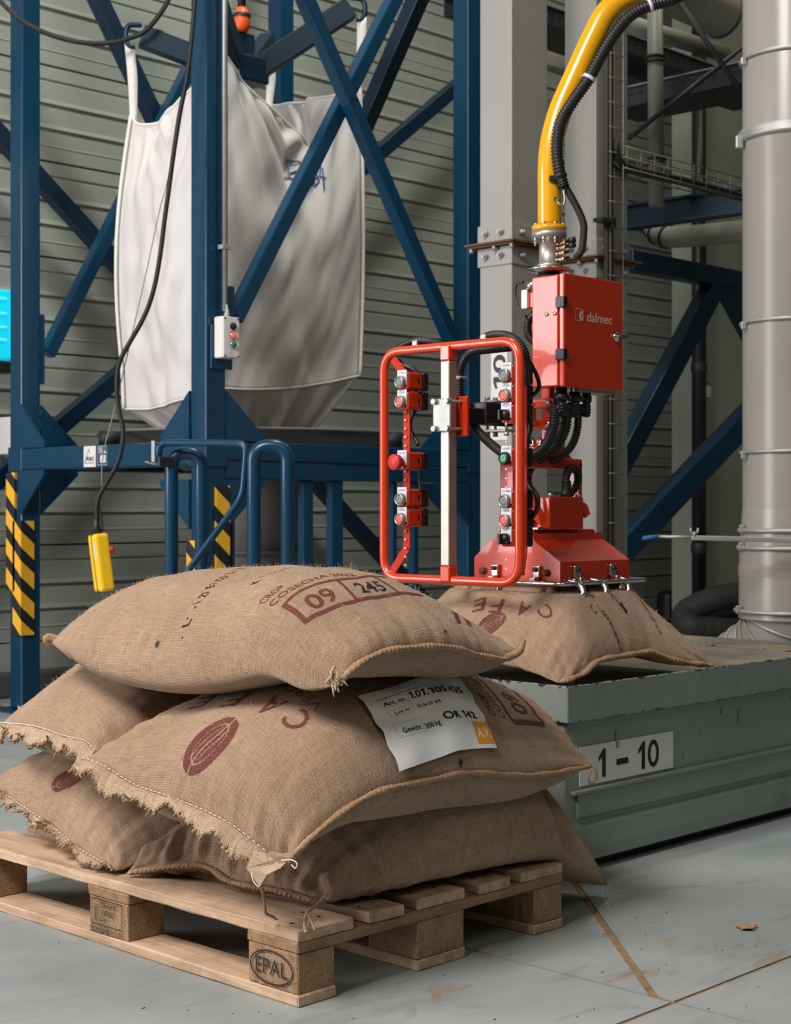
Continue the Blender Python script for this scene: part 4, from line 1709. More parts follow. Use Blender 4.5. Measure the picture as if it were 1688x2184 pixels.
# hoist spreader that carries the bag
BN, BR, BF, BL = Vector((4.30, 5.26, 0)), Vector((5.18, 5.26, 0)), Vector((5.18, 5.88, 0)), Vector((4.30, 5.88, 0))
CT = (BN + BF) / 2
spd = thing('bag_spreader', 'blue four-armed lifting cross with upturned arms above the bulk bag', 'lifting cross', (CT.x, CT.y, 2.92))
part('hub', MB().box((CT.x - .09, CT.y - .09, 2.86), (CT.x + .09, CT.y + .09, 2.98), .01), 'bluedark', spd)
part('lifting_plate', MB().box((CT.x - .07, CT.y - .012, 2.98), (CT.x + .07, CT.y + .012, 3.10), .004), 'bluedark', spd)
ends = {}
for nm, c, z in (('n', BN, 3.15), ('r', BR, 3.24), ('f', BF, 3.2), ('l', BL, 3.06)):
    e = CT.lerp(c, {'l': .84, 'r': .93}.get(nm, .95))
    e.z = z
    k = CT.lerp(c, .12)
    k.z = 2.93
    part('arm', MB().bar(k, e - Z * .0, .07, .10, (0, 0, 1), .006), 'bluedark', spd)
    d = (c - CT).normalized()
    hk = MB().tube(crv([e + Z * .05 + d * .0, e + d * .06 + Z * .04, e + d * .07 - Z * .02, e + d * .05 - Z * .05, e + d * .03 - Z * .05], 20), .012, 10)
    part('loop_hook', hk, 'bluedark', spd)
    ends[nm] = e + d * .055 - Z * .04
ho = thing('hoist_hook', 'orange hook block with dirty black bands hanging above the lifting cross', 'hook', (CT.x, CT.y, 3.2))
part('hook_block', MB().lathe((CT.x, CT.y, 3.10), [(0, 0), (.022, .0), (.036, .02), (.038, .07), (.030, .10), (.018, .115), (0, .115)], 20), 'hook', ho)
part('hook_neck', MB().cyl((CT.x, CT.y, 3.215), (CT.x, CT.y, 3.34), .018, .022, 14), 'black', ho)
part('hook_band', MB().lathe((CT.x, CT.y, 3.165), [(.0395, 0), (.0405, .004), (.0405, .016), (.038, .020)], 20), 'black', ho)
part('chain', MB().cyl((CT.x, CT.y, 3.34), (CT.x, CT.y, 4.8), .010), 'darksteel', ho)
part('hook', MB().torus((CT.x, CT.y, 3.085), .026, .008, (0, 1, 0), 24, 8), 'darksteel', ho)

# ------------------------------------------------------------------ white bulk bag
bag = thing('bulk_bag', 'large white woven bulk bag hanging slack by loops in the blue frame', 'bulk bag', (CT.x, CT.y, 1.3))
rng = np.random.RandomState(4)
NT, NH = 60, 70        # columns per side, rows
tops = [2.93, 2.87, 2.905, 2.70]
botz = [1.44, 1.54, 1.5, 1.375]
corners = [BN, BR, BF, BL]
sag = [.40, .03, .2, .12]
skew = [1.45, 1.0, 1.0, .9]


def swave(n):
    return [(rng.normal(0, 1), rng.normal(0, 1), rng.uniform(0, 6.28), rng.normal(0, .6)) for _ in range(n)]


WV = [swave(16) for _ in range(4)]
cols = []
for sd in range(4):
    c0, c1 = corners[sd], corners[(sd + 1) % 4]
    nrm = Vector(((c1 - c0).y, -(c1 - c0).x, 0)).normalized()
    if nrm.dot(c0 - CT) < 0:
        nrm = -nrm
    for i in range(NT):
        t = i / NT
        zt = tops[sd] * (1 - t) + tops[(sd + 1) % 4] * t
        tt = t ** skew[sd]
        if sd == 0:
            zt -= .325 * ((t / .72) ** .95 if t < .72 else ((1 - t) / .28) ** .8)
        else:
            zt -= sag[sd] * (4 * tt * (1 - tt)) ** .62
        zb = botz[sd] * (1 - t) + botz[(sd + 1) % 4] * t - .03 * math.sin(PI * t)
        col = []
        for j in range(NH + 1):
            h = j / NH
            p = c0.lerp(c1, t)
            z = zt * (1 - h) + zb * h
            w = math.sin(PI * t)
            # slack cloth: belly, folds fanning out of the hung corners, small crumples
            o = .035 * w * math.sin(PI * min(1, h * 1.1)) - .05 * w * (1 - h) ** 2
            tn = min(t, 1 - t)
            fan = math.sin(16 * tn / (.30 + h * .8))
            o += .026 * fan * math.exp(-2.2 * h) * min(1, h / .06) * w
            for a, b, ph, m in WV[sd]:
                o += .0050 * w ** .5 * math.sin(a * 5 * t * 2 + b * 5 * h * 2 + ph)
                o += .0016 * w ** .5 * math.sin((a * 22) * t + (m * 40) * h + ph * 2)
            wid = 1 + .03 * math.sin(PI * h)
            wl = t if sd == 2 else (1 - t if sd == 3 else 0)
            p = p + (CT - p) * (wl * (.09 * (1 - h) ** 1.6 - .05 * math.sin(PI * min(1, h * 1.15)) + .03 * h))
            q = Vector((CT.x + (p.x - CT.x) * wid, CT.y + (p.y - CT.y) * wid, z)) + nrm * o
            col.append(q)
        cols.append(col)
NC = len(cols)
vs, fs = [], []
for col in cols:
    vs += [tuple(q) for q in col]
RW = NH + 1
for i in range(NC):
    for j in range(NH):
        a, b = i * RW + j, ((i + 1) % NC) * RW + j
        fs.append((a, b, b + 1, a + 1))
bm_ = MB().add(vs, fs, True)
bod = part('bag_walls', bm_, 'fibc', bag)
so = bod.modifiers.new('thick', 'SOLIDIFY')
so.thickness = .003
# bottom: cloth gathered to the outlet spout inside the hopper
vs, fs = [], []
NB = 24
for i, col in enumerate(cols):
    p = col[-1]
    for j in range(NB + 1):
        h = j / NB
        tgt = Vector((CT.x + (p.x - CT.x) * .50, CT.y + (p.y - CT.y) * .50, 1.20))
        q = p.lerp(tgt, h)
        q.z += .05 * math.sin(PI * h) * 0
        q += Vector((0, 0, .006 * math.sin(i * .7) * math.sin(PI * h)))
        vs.append(tuple(q))
for i in range(NC):
    for j in range(NB):
        a, b = i * (NB + 1) + j, ((i + 1) % NC) * (NB + 1) + j
        fs.append((a, b, b + 1, a + 1))
part('bag_bottom', MB().add(vs, fs, True), 'fibc', bag)
# seams down the corners, hem along the rim
for k in range(4):
    col = cols[k * NT]
    out = (corners[k] - CT).normalized()
    sm = MB()
    for j in range(len(col) - 1):
        pass
    P = [q + out * .010 for q in col]
    part('corner_seam', MB().tube(P[::2], .0085, 7), 'strap', bag)
rimp = [c[0] for c in cols] + [cols[0][0]]
part('rim_hem', MB().tube(rimp, .006, 6), 'strap', bag)
sm = [c[-1] + (c[-1] - CT - Z * c[-1].z).normalized() * .003 for c in cols] + [cols[0][-1]]
part('bottom_seam', MB().tube(sm, .005, 6), 'strap', bag)
for nm, k, off in (('n', 0, 0), ('r', 1, 0), ('f', 2, 0), ('l', 3, 0)):
    e, q = ends[nm], cols[k * NT][0]
    d = (e - q)
    sd = (RT * .022)
    vs = []
    pts = crv([q - Z * .12, q, q + d * .5 + RT * .006, e], 14)
    for i, p in enumerate(pts):
        w = .5 + .5 * min(1, i / 9)
        vs += [p - sd * w, p + sd * w]
    lp = part('lifting_loop', MB().add(vs, [(2 * i, 2 * i + 1, 2 * i + 3, 2 * i + 2) for i in range(14)], True), 'strap', bag)
    so = lp.modifiers.new('thick', 'SOLIDIFY')
    so.thickness = .006
# marker writing on the front panel
def on_front(t, h, off=.006):
    i = min(int(t * NT), NT - 1)
    j = min(int(h * NH), NH - 1)
    return cols[i][j].lerp(cols[i + 1][j], t * NT - i) .lerp(cols[i][j + 1].lerp(cols[i + 1][j + 1], t * NT - i), h * NH - j) - Y * off
mk = MB()
def stroke(pts, w=.0035):
    P = []
    for (px, py) in pts:
        p = at_b(px, py, 5.25)
        t = (p.x - BN.x) / (BR.x - BN.x)
        i = min(int(t * NT), NT - 1)
        zt, zb = cols[i][0].z, cols[i][-1].z
        h = min(max((zt - p.z) / (zt - zb), 0), 1)
        P.append(on_front(t, h))
    mk.tube(P, w, 5)
stroke([(619, 336), (636, 338), (650, 340), (652, 355), (640, 362), (632, 364)])
stroke([(626, 338), (627, 378), (616, 374)])
stroke([(628, 378), (640, 380)])
stroke([(668, 390), (674, 366), (678, 392)])
stroke([(670, 380), (678, 380)])
stroke([(683, 370), (679, 380), (683, 391), (690, 385), (689, 372), (683, 370)])
stroke([(697, 355), (692, 378), (700, 380)])
stroke([(698, 362), (694, 405)])
tag(part('marker_writing', mk, 'bluepen', bag), kind='stuff')

# hopper dish on rubber feet, funnel below
HC = Vector((4.855, 5.65, 0))
hp_ = thing('hopper', 'wide grey steel receiving funnel under the white bulk bag', 'hopper', (HC.x, HC.y, .4))
part('dish', MB().lathe((HC.x, HC.y, 0), [(.70, 1.262), (.705, 1.268), (.70, 1.272), (.69, 1.268), (.60, 1.235), (.30, 1.10), (.29, 1.10), (.60, 1.228), (.70, 1.262)], 64), 'hopper', hp_)
part('funnel', MB().lathe((HC.x, HC.y, 0), [(.26, 1.10), (.26, .62), (.12, .36), (.12, .2)], 40), 'hopper', hp_)
part('funnel_flange', MB().lathe((HC.x, HC.y, 0), [(.26, .72), (.285, .72), (.285, .735), (.26, .735)], 40), 'hopper', hp_)
for x, y in ((FA0 + .02, 5.687), (5.14, FB0 + .01), (FA1 - .03, 5.6), (4.8, FB1 - .03)):
    part('rubber_foot', MB().lathe((x, y, 0), [(0, 1.20), (.045, 1.20), (.045, 1.262), (0, 1.262)], 24), 'rubber', hp_)

# pendant control hanging by its cable in front of the frame
pc = at_d(216, 1200, 6.25)
pd = thing('pendant_control', 'yellow handheld crane control box hanging on a long black cable', 'remote control', pc)
ax = (at_d(209, 1142, 6.25) - at_d(224, 1264, 6.25)).normalized()
sx_ = RT - ax * RT.dot(ax)
sx_.normalize()
fx = ax.cross(sx_)
sx_r = (sx_ * .8 + fx * .6).normalized()
fx_r = ax.cross(sx_r)
LH = .228
part('case', MB().obox(pc, sx_r, fx_r, ax, (.060, .072, LH), .012), 'pendant', pd)
part('case_seam', MB().obox(pc + fx_r * .012 * 0, sx_r, fx_r, ax, (.0625, .006, LH + .002), .002).obox(pc, sx_r, fx_r, ax, (.006, .0006, LH)), 'black', pd)
part('rib', MB().obox(pc - sx_r * .030 + fx_r * .02, sx_r, fx_r, ax, (.004, .006, LH * .9), .001), 'pendant', pd)
part('side_label', MB().obox(pc - sx_r * .0308 + fx_r * .004 + ax * .05 - fx_r * .022, sx_r, fx_r, ax, (.001, .012, .075)), 'greylabel', pd)
part('stop_button', MB().cyl(pc + sx_ * .028 + ax * .045, pc + sx_ * .056 + ax * .045, .013, .014, 16), 'estop', pd)
part('cable_boot', MB().tube([pc + ax * (LH / 2 - .005), pc + ax * (LH / 2 + .03), pc + ax * (LH / 2 + .075)], [.015, .013, .009], 12), 'black', pd)
lp = crv([pc + ax * (LH / 2) + sx_ * .018, pc + ax * (LH / 2 + .05) + sx_ * .022, pc + ax * (LH / 2 + .12) + sx_ * .018, pc + ax * (LH / 2 + .14) + sx_ * .008], 20)
part('lanyard_loop', MB().tube(lp, .004, 7), 'black', pd)
cp = [(208, 1110), (206, 1085), (213, 1055), (232, 1022), (252, 985), (262, 940), (262, 910), (256, 885), (250, 845), (250, 800), (258, 765), (278, 728), (300, 690), (318, 650), (332, 600), (343, 535), (351, 470), (360, 405), (370, 330), (384, 240), (398, 170), (408, 90), (416, 0), (420, -60)]
part('cable', MB().tube(crv([at_d(x, y, 6.25 + .10 * (i > 15) * 0) for i, (x, y) in enumerate(cp)], 160), .0095, 9), 'rubber', pd)
sp_ = [(219, 1060), (217, 1010), (222, 960), (235, 910), (250, 850), (280, 720), (310, 590), (340, 450), (355, 395), (385, 250)]
part('strain_wire', MB().tube(crv([at_d(x, y, 6.262) for x, y in sp_], 60), .0022, 6), 'wire', pd)

# black supply cable slung across the top
ov = [(-40, -40), (20, 22), (55, 50), (110, 75), (170, 90), (230, 92), (275, 82), (310, 66), (345, 25), (368, -20), (380, -60)]
solo('slung_cable', MB().tube(crv([at_d(x, y, 7.0 + .15 * i / 10) for i, (x, y) in enumerate(ov)], 80), .011, 9), 'rubber', 'black cable sagging across the top between left post and lifting arm', 'cable', at_d(230, 92, 7.1))

# ------------------------------------------------------------------ bracing on the wall behind the frame
for nm, p0, p1, lb in (('n', at_b(-300, -39, 6.66), at_b(985, 1371, 6.66), 'dark blue wall brace falling to the right behind left post and bag'),
                       ('m', at_b(-420, 1376, 6.50), at_b(1160, 26, 6.50), 'dark blue wall brace rising to the right behind the white bag'),
                       ('k', at_b(160, -104, 6.40), at_b(590, 800, 6.40), 'dark blue diagonal brace beside the bag\'s white lifting loop, against the wall')):
    solo('wall_brace', MB().bar(p0, p1, .07, .08, (0, 0, 1), .004), 'bluedark', lb, 'brace', (p0 + p1) / 2)

# lit cyan screen cabinet at the far left
sc_ = thing('screen_cabinet', 'glowing cyan display panel on a black cabinet at the left wall', 'screen', (3.75, 6.72, 1.55))
q0 = at_b(-60, 600, 6.62)
q1 = at_b(33, 770, 6.62)
part('wall_bracket', MB().box((q0.x + .02, 6.66, q1.z + .05), (q0.x + .12, WB - .02, q1.z + .15)), 'black', sc_)
part('display', MB().box((q0.x, 6.62, q1.z + .0), (q1.x, 6.66, q0.z - .02), .01), 'cyan', sc_)
for f in (.25, .42, .60, .8):
    z = q1.z + (q0.z - q1.z) * f
    part('display_line', MB().box((q0.x, 6.612, z), (q1.x - .05, 6.62, z + .012), .002), 'cyanpale', sc_)
part('display_edge', MB().box((q1.x - .02, 6.610, q1.z + .02), (q1.x - .012, 6.62, q0.z - .06)), 'cyanpale', sc_)
part('housing', MB().box((q0.x, 6.60, q1.z - .06), (q1.x + .004, 6.72, q1.z - .005), .006), 'black', sc_)
p_ = at_b(30, 930, 6.7)
solo('wall_box', MB().box((p_.x - .05, 6.66, p_.z - .09), (p_.x + .035, 6.80, p_.z + .09), .006), 'white', 'small white box on the wall at the left edge of the left blue post', 'box', p_)

# ------------------------------------------------------------------ tubular guards in front of the frame
def u_guard(px0, px1, py, d, label):
    pL, pR = at_d(px0, 1100, d), at_d(px1, 1100, d)
    zt = CAMZ + (HZ - py) / F0 * d
    g = thing('tube_guard', label, 'guard rail', (pL.x, pL.y, 0), 'blue tube guards')
    r = .0245
    pL.z = pR.z = 0
    path = rounded([pL, pL + Z * (zt - r), pR + Z * (zt - r), pR], .075, 12)
    part('hoop', MB().tube(path, r, 18), 'blue', g)
    for p in (pL, pR):
        part('foot_plate', MB().box((p.x - .05, p.y - .05, 0), (p.x + .05, p.y + .05, .01), .002), 'blue', g)
    return g


g1 = u_guard(366, 430, 952, 5.75, 'left blue hoop of thick tube with a pivoting gate rod on it')
g2 = u_guard(542, 614, 936, 5.55, 'right blue hoop of thick tube standing before the hopper beam')
rod = rounded([at_d(337, 985, 5.70), at_d(340, 952, 5.70), at_d(352, 944, 5.70), at_d(527, 946, 5.58), at_d(518, 1058, 5.58), at_d(398, 1222, 5.58), at_d(380, 1250, 5.58)], .04, 8)
part('gate_rod', MB().tube(rod, .0125, 14), 'blue', g1)
cl = at_d(350, 985, 5.72)
part('rod_clamp', MB().box(tuple(cl - Vector((.035, .02, .018))), tuple(cl + Vector((.035, .02, .018))), .004), 'darksteel', g1)
part('latch_pin', MB().bar(at_d(327, 985, 5.7), at_d(327, 940, 5.7), .018, .003, (1, 0, 0)), 'galv', g1)
part('tie_wire', MB().tube(crv([at_d(310, 985, 5.7), at_d(330, 990, 5.7), at_d(345, 984, 5.7)], 12), .004, 6), 'wire', g1)

# ================================================================== INTAKE BIN WITH THE SECOND SACK
IA0, IA1, IB0, IB1 = 3.21, 5.06, 2.505, 3.95
RZ0, RZ1, TZ = 0.388, 0.482, 0.452
ib = thing('intake_bin', 'low grey-green steel intake bin with chipped rim and sign 1 - 10', 'bin', (IA0, IB0, 0))


def chipped(lo, hi, axis, cuts=60, seed=1):
    bm = bmesh.new()
    bmesh.ops.create_cube(bm, size=1)
    for v in bm.verts:
        v.co = Vector([(a + b) / 2 + c * abs(b - a) for a, b, c in zip(lo, hi, v.co)])
    ax = 'xyz'.index(axis)
    bmesh.ops.subdivide_edges(bm, edges=[e for e in bm.edges if abs(e.verts[0].co[ax] - e.verts[1].co[ax]) > .05], cuts=cuts)
    bmesh.ops.bevel(bm, geom=[e for e in bm.edges if len(e.link_faces) == 2 and e.calc_face_angle(0) > 1.0], offset=0.002, segments=1, affect='EDGES')
    rr = random.Random(seed)
    for v in bm.verts:
        v.co += Vector((rr.uniform(-1, 1), rr.uniform(-1, 1), rr.uniform(-1, 1))) * .0006
    bm.verts.index_update()
    m = MB().add([v.co.copy() for v in bm.verts], [[v.index for v in f.verts] for f in bm.faces])
    bm.free()
    return m


# body
part('end_wall', MB().box((IA0 + .004, IB0 + .012, .03), (IA0 + .03, IB1, RZ0 + .02), .002), 'bin', ib)
part('side_wall', MB().box((IA0 + .006, IB0 + .010, .03), (IA1 + 1.2, IB0 + .03, RZ0 + .02), .002), 'bin', ib)
part('back_wall', MB().box((IA1 - .02, IB0 + .03, .0), (IA1, IB1, TZ - .005)), 'bin', ib)
part('far_wall', MB().box((IA0 + .03, IB1 - .02, .0), (IA1 - .02, IB1, TZ - .005)), 'bin', ib)
part('rim_end', chipped((IA0 - .012, IB0 - .008, RZ0), (IA0 + .0, IB1, RZ1), 'y', 60, 4), 'bin', ib)
part('rim_side', chipped((IA0 - .012, IB0 - .014, RZ0), (IA1 + 1.2, IB0 - .006, RZ1), 'x', 90, 5), 'bin', ib)
# rolled lower skirt and the welded strip above it
sk = [(IB0 + .010, .125), (IB0 + .000, .110), (IB0 - .006, .085), (IB0 - .012, .06), (IB0 - .014, .03), (IB0 + .004, .022), (IB0 + .02, .024), (IB0 + .02, .125)]
part('skirt', MB().prism([(IA0 + .008, y, z) for y, z in sk], (3.0, 0, 0)), 'bin', ib)
sd_ = [(IB0 + .012, .205), (IB0 + .002, .198), (IB0 + .000, .140), (IB0 + .012, .128)]
part('skirt_panel', MB().prism([(IA0 + .05, y, z) for y, z in sd_], (3.0, 0, 0)), 'bin', ib)
part('weld_strip', chipped((IA0 + .03, IB0 - .004, .198), (IA0 + 3.0, IB0 + .012, .209), 'x', 120, 8), 'bin', ib)
part('ledge', MB().box((IA0 + .006, IB0 + .0, RZ0 - .012), (IA1 + 1.2, IB0 + .03, RZ0), .002), 'bin', ib)
part('base_gap_shade', MB().box((IA0 + .06, IB0 + .03, 0), (IA1 + 1.2, IB1 - .1, .03)), 'black', ib)  # black block stands in for the shade under the bin
for x in (IA0 + .22, IA0 + .82, IA0 + 1.7):
    part('drain_slot', MB().box((x, IB0 + .004, .300), (x + .012, IB0 + .012, .345), .003), 'bin', ib)
# dusty top plate with slots: strips of plate around real slots
XS = IA1 - .30
sl = [(2.56, 2.78), (2.86, 3.08), (3.14, 3.38), (3.46, 3.68)]
part('top_plate', MB().box((IA0, IB0 - .006, TZ - .006), (XS - .025, IB1, TZ), .001), 'bintop', ib)
part('top_plate', MB().box((XS + .025, IB0 - .006, TZ - .006), (IA1 + .012, IB1, TZ), .001), 'bintop', ib)
edges_ = [IB0 - .006] + [k for s in sl for k in s] + [IB1]
for a, b in zip(edges_[::2], edges_[1::2]):
    part('slot_bridge', MB().box((XS - .025, a, TZ - .006), (XS + .025, b, TZ)), 'bintop', ib)
part('inside_shade', MB().box((IA0 + .03, IB0 + .03, .10), (IA1 - .02, IB1 - .02, TZ - .06)), 'black', ib)  # black block stands in for the shade seen through the slots
rr = random.Random(3)
bn = MB()
for k in range(9):
    y = rr.uniform(2.56, 3.4)
    bn.lathe((XS + rr.uniform(-.03, .03), y, TZ - .002), [(0, 0), (.006, .002), (.006, .005), (0, .008)], 8)
tag(part('spilled_beans', bn, 'rope', ib), kind='stuff')
# sign
qs = at_b(1236, 1699, IB0 + .009)
q2 = at_b(1435, 1660, IB0 + .009)
sg = part('sign', MB().box((qs.x, IB0 + .007, .205 + .012), (q2.x, IB0 + .0095, .318), 0), 'white', ib, 'white sign with black 1 - 10')
w = q2.x - qs.x
t = MB()
y_ = IB0 + .0062
hh = .074


def one(x0):
    w_ = .030
    t.add([(x0 + w_ * a, y_, .230 + hh * b) for a, b in ((.50, 0), (1, 0), (1, 1), (.66, 1), (0, .74), (0, .56), (.50, .72))], [(0, 1, 2, 3, 4, 5, 6)])


one(qs.x + w * .19)
one(qs.x + w * .61)
quad(t, (qs.x + w * .375, y_, .254), X, Z, w * .125, .016)
ring2d(t, (qs.x + w * .775, y_, .230 + hh / 2), X, Z, w * .062, hh / 2, .0125)
tag(part('sign_lettering', t, 'ink', sg), kind='stuff')


def bin_support(x, y):
    return TZ if IA0 <= x <= IA1 and IB0 <= y <= IB1 else 0.0


GX, GY = 3.6, 2.86


def lift(x, y):
    d2 = ((x - GX) / .20) ** 2 + ((y - GY) / .20) ** 2
    return .085 * np.exp(-d2 ** 1.5)


def crush(top, bot, p):
    top[..., 2] = np.minimum(top[..., 2], .700 + .016 * ((top[..., 0] > 3.46) & (top[..., 1] > 2.74)))
    top[..., 2] = np.where((np.abs(top[..., 0] - GX) < .2) & (np.abs(top[..., 1] - GY) < .2), np.minimum(top[..., 2], .716), top[..., 2])


sF = Sack(dict(
    n=P3(at_b(1190, 1456, 2.535), at_b(1241, 1438, 2.53), at_b(1273, 1410, 2.54), at_b(1337, 1397, 2.56), at_b(1383, 1390, 2.565), at_b(1408, 1397, 2.555), at_b(1450, 1411, 2.54), at_b(1522, 1420, 2.53)),
    f=P3((3.26, 3.20, .49), (3.5, 3.24, .55), (3.9, 3.22, .49)),
    l=P3(at_b(1190, 1456, 2.535), (3.232, 2.7, .52), (3.225, 2.95, .53), (3.26, 3.20, .49)),
    r=P3(at_b(1522, 1420, 2.53), (3.955, 2.75, .52), (3.95, 3.0, .52), (3.9, 3.22, .49))),
    .185, .05, bin_support, .80, .64, 16, pe=.5, wr=.010, bumpf=lift, crush=crush, uvoff=(5, 2))
sF.build('burlap sack being lifted off the intake bin under the red gripper', (3.58, 2.86, TZ), 2400, 26)
sF.rope_seam('n', .008, 0, 1, (0, -.004, 0), 6)
t = MB()
for ch, px in (('C', (1165, 1306)), ('A', (1115, 1300)), ('F', (1060, 1292)), ('E', (1022, 1290))):
    sF.print_text(t, ch, px, HP + {'C': -.4, 'A': -.1, 'F': .1, 'E': .3}[ch], .040, .034, .01)
sF.print_bean(t, (1050, 1328), (1078, 1310), (1062, 1342))
sF.print_text(t, '0200', (1388, 1312), HP, .022, .075, .01)
tag(part('stencil_print', t, 'maroon', sF.root), kind='stuff')
t = MB()
for i, (ch, px) in enumerate(zip("C(BIZI-I·", ((1266, 1300), (1280, 1300), (1291, 1310), (1302, 1326), (1307, 1340), (1313, 1350), (1317, 1360), (1320, 1374), (1326, 1385)))):
    sF.print_text(t, ch, px, .25, .020, min(.016, text2d(ch, 0.0, .14)[2] * .020 / .7))
for i, (ch, px) in enumerate(zip("NALI", ((1262, 1270), (1304, 1268), (1318, 1280), (1330, 1296)))):
    sF.print_text(t, ch, px, .35, .020, .016)
tag(part('black_stencil', t, 'stencil', sF.root), kind='stuff')

# ================================================================== RED MANIPULATOR
mn = thing('sack_manipulator', 'red sack lifting manipulator with yellow arm, tubular handle frame and claw head', 'manipulator', (GX, 2.872, .73))
MX, MY = GX, 2.872
# yellow arm
D_ = 4.584
yp = [(1173, 482), (1173, 420), (1173, 355), (1179, 298), (1196, 236), (1228, 163), (1265, 82), (1293, 30), (1328, -2), (1370, -20), (1440, -52), (1560, -95)]
ypts = [at_d(x, y, D_) for x, y in yp]
ya = part('arm_tube', MB().tube(crv(ypts, 90), .0345, 28), 'yellow', mn, 'bent yellow tube')
part('arm_flange', MB().lathe((MX, MY, 0), [(0, 1.728), (.050, 1.728), (.050, 1.743), (.036, 1.745), (0, 1.745)], 36), 'yellow', ya)
hl = MB().lathe(at_d(1187, 424, D_ - .034), [(0, 0), (.006, 0), (.006, .004), (0, .004)], 12, 'y')
part('cable_hole', hl, 'black', ya)
part('small_hose', MB().tube(crv([at_d(1187, 424, D_ - .034), at_d(1192, 433, D_ - .05), at_d(1199, 438, D_ - .05), at_d(1205, 430, D_ - .05), at_d(1203, 405, D_ - .04)], 24), .0035, 8), 'wire', ya)
# rotary joint
rj = part('joint_cylinder', MB().lathe((MX, MY, 0), [(0, 1.622), (.034, 1.622), (.034, 1.634), (.029, 1.636), (.029, 1.706), (.050, 1.708), (.050, 1.728), (0, 1.728)], 40), 'alu', mn)
bl = MB()
for k in range(8):
    a = 2 * PI * k / 8 + .3
    c = Vector((MX + math.cos(a) * .043, MY + math.sin(a) * .043, 0))
    bl.cyl(c + Z * 1.696, c + Z * 1.709, .006, n=6)
    bl.cyl(c + Z * 1.743, c + Z * 1.750, .005, n=6)
    bl.cyl(c + Z * 1.690, c + Z * 1.697, .0035, n=6)
tag(part('flange_bolts', bl, 'chrome', rj), kind='stuff')
part('brake_disc', MB().lathe((MX, MY, 0), [(0, 1.606), (.030, 1.606), (.062, 1.616), (.063, 1.619), (.060, 1.621), (0, 1.621)], 40), 'chrome', mn)
part('disc_hub', MB().lathe((MX, MY, 0), [(0, 1.575), (.034, 1.575), (.034, 1.604), (0, 1.604)], 28), 'black', mn)
for i, (px, py) in enumerate(((1192, 519), (1192, 530), (1190, 542), (1190, 555))):
    p = at_d(px, py, D_ - .02)
    d = (RT * 1.0 + Z * .25).normalized()
    ft = part('air_fitting', MB().tube([p - d * .008, p, p + d * .012, p + d * .0121, p + d * .022, p + d * .0221, p + d * .034], [.0055, .0055, .0055, .0072, .0072, .005, .005], 10), 'brass', mn)
    if i < 2:
        part('air_sleeve', MB().tube([p + d * .03, p + d * .05], [.0085, .0085], 10), 'black', ft)
# black corrugated hose on the arm, its braided tail
hp2 = [(1560, -62), (1490, -28), (1432, 0), (1387, 12), (1346, 33), (1314, 69), (1281, 122), (1257, 167), (1228, 208), (1200, 253), (1190, 293), (1189, 334), (1196, 375), (1203, 398)]
part('arm_hose', hose([at_d(x, y, D_ - .035) for x, y in hp2], .0165, .0095, 12), 'black', mn)
tl_ = [(1203, 396), (1212, 408), (1232, 444), (1245, 477), (1245, 505), (1241, 534), (1229, 550)]
part('braided_tail', hose([at_d(x, y, D_ - .03) for x, y in tl_], .0105, .0060, 9, .06), 'rubber', mn)
for (px, py), nx in (((1373, 20), .9), ((1256, 172), .9), ((1198, 384), 1)):
    i = min(range(len(hp2)), key=lambda k: (hp2[k][0] - px) ** 2 + (hp2[k][1] - py) ** 2)
    a, b = hp2[max(i - 1, 0)], hp2[min(i + 1, len(hp2) - 1)]
    d = (at_d(*a, D_) - at_d(*b, D_)).normalized()
    p = at_d(*hp2[i], D_ - .035)
    part('hose_tie', MB().tube([p - d * .005, p + d * .005], [.0195, .0195], 16), 'black' if nx == 1 else 'greylabel', mn)
ck = at_d(1186, 381, D_ - .036)
part('hose_clip', MB().obox(ck, RT, FW, Z, (.040, .02, .016), .003), 'black', mn)

# cabinet
CA0, CA1, CB0, CB1, CZ0, CZ1 = 3.50, 3.775, 2.739, 2.855, 1.272, 1.584
cb = part('cabinet', MB().box((CA0, CB0 + .022, CZ0), (CA1, CB1, CZ1), .004), 'red', mn, 'glossy red steel cabinet')
dr = part('cabinet_door', MB().box((CA0 - .001, CB0, CZ0 - .002), (CA1 + .001, CB0 + .018, CZ1 + .002), .004), 'red', mn, 'red door lettered dalmec')
part('door_seal', MB().box((CA0 + .005, CB0 + .018, CZ0 + .005), (CA1 - .005, CB0 + .022, CZ1 - .005)), 'black', mn)
for z in (1.49, 1.345):
    part('hinge', MB().box((CA0 - .010, CB0 - .006, z), (CA0 + .008, CB0 + .006, z + .030), .002).box((CA0 - .010, CB0 + .004, z), (CA0 - .002, CB0 + .024, z + .030), .001), 'black', dr)
t = MB()
lx, lz = CA0 + .050, 1.458
frame2d(t, (lx, CB0 - .0008, lz), X, Z, .037, .034, .0014)
quad(t, (lx + .031, CB0 - .0008, lz), X, Z, .006, .034)
ring2d(t, (lx + .030, CB0 - .0008, lz + .015), X, Z, .0135, .0135, .0085, 20, PI * .5, PI * 1.5)
put_text(t, 'dalmec', (lx + .052, CB0 - .0008, lz + .002), X, Z, .026, .118, .012)
tag(part('maker_lettering', t, 'cream', dr), kind='stuff')
lk = Vector((CA0 + .238, CB0, 1.425))
lo_ = part('lock', MB().lathe(lk, [(0, 0), (.0145, 0), (.0145, -.006), (.011, -.009), (.006, -.009), (.006, -.012), (0, -.012)], 24, 'y'), 'chrome', dr)
part('key', MB().obox(lk + Vector((.004, -.026, 0)), X, Y, Z, (.003, .03, .012), .001), 'black', lo_)
cs = MB()
for y in (2.80, 2.772):
    cs.lathe((CA0, y, 1.475), [(0, -.004), (.005, -.004), (.006, 0)], 10, 'x')
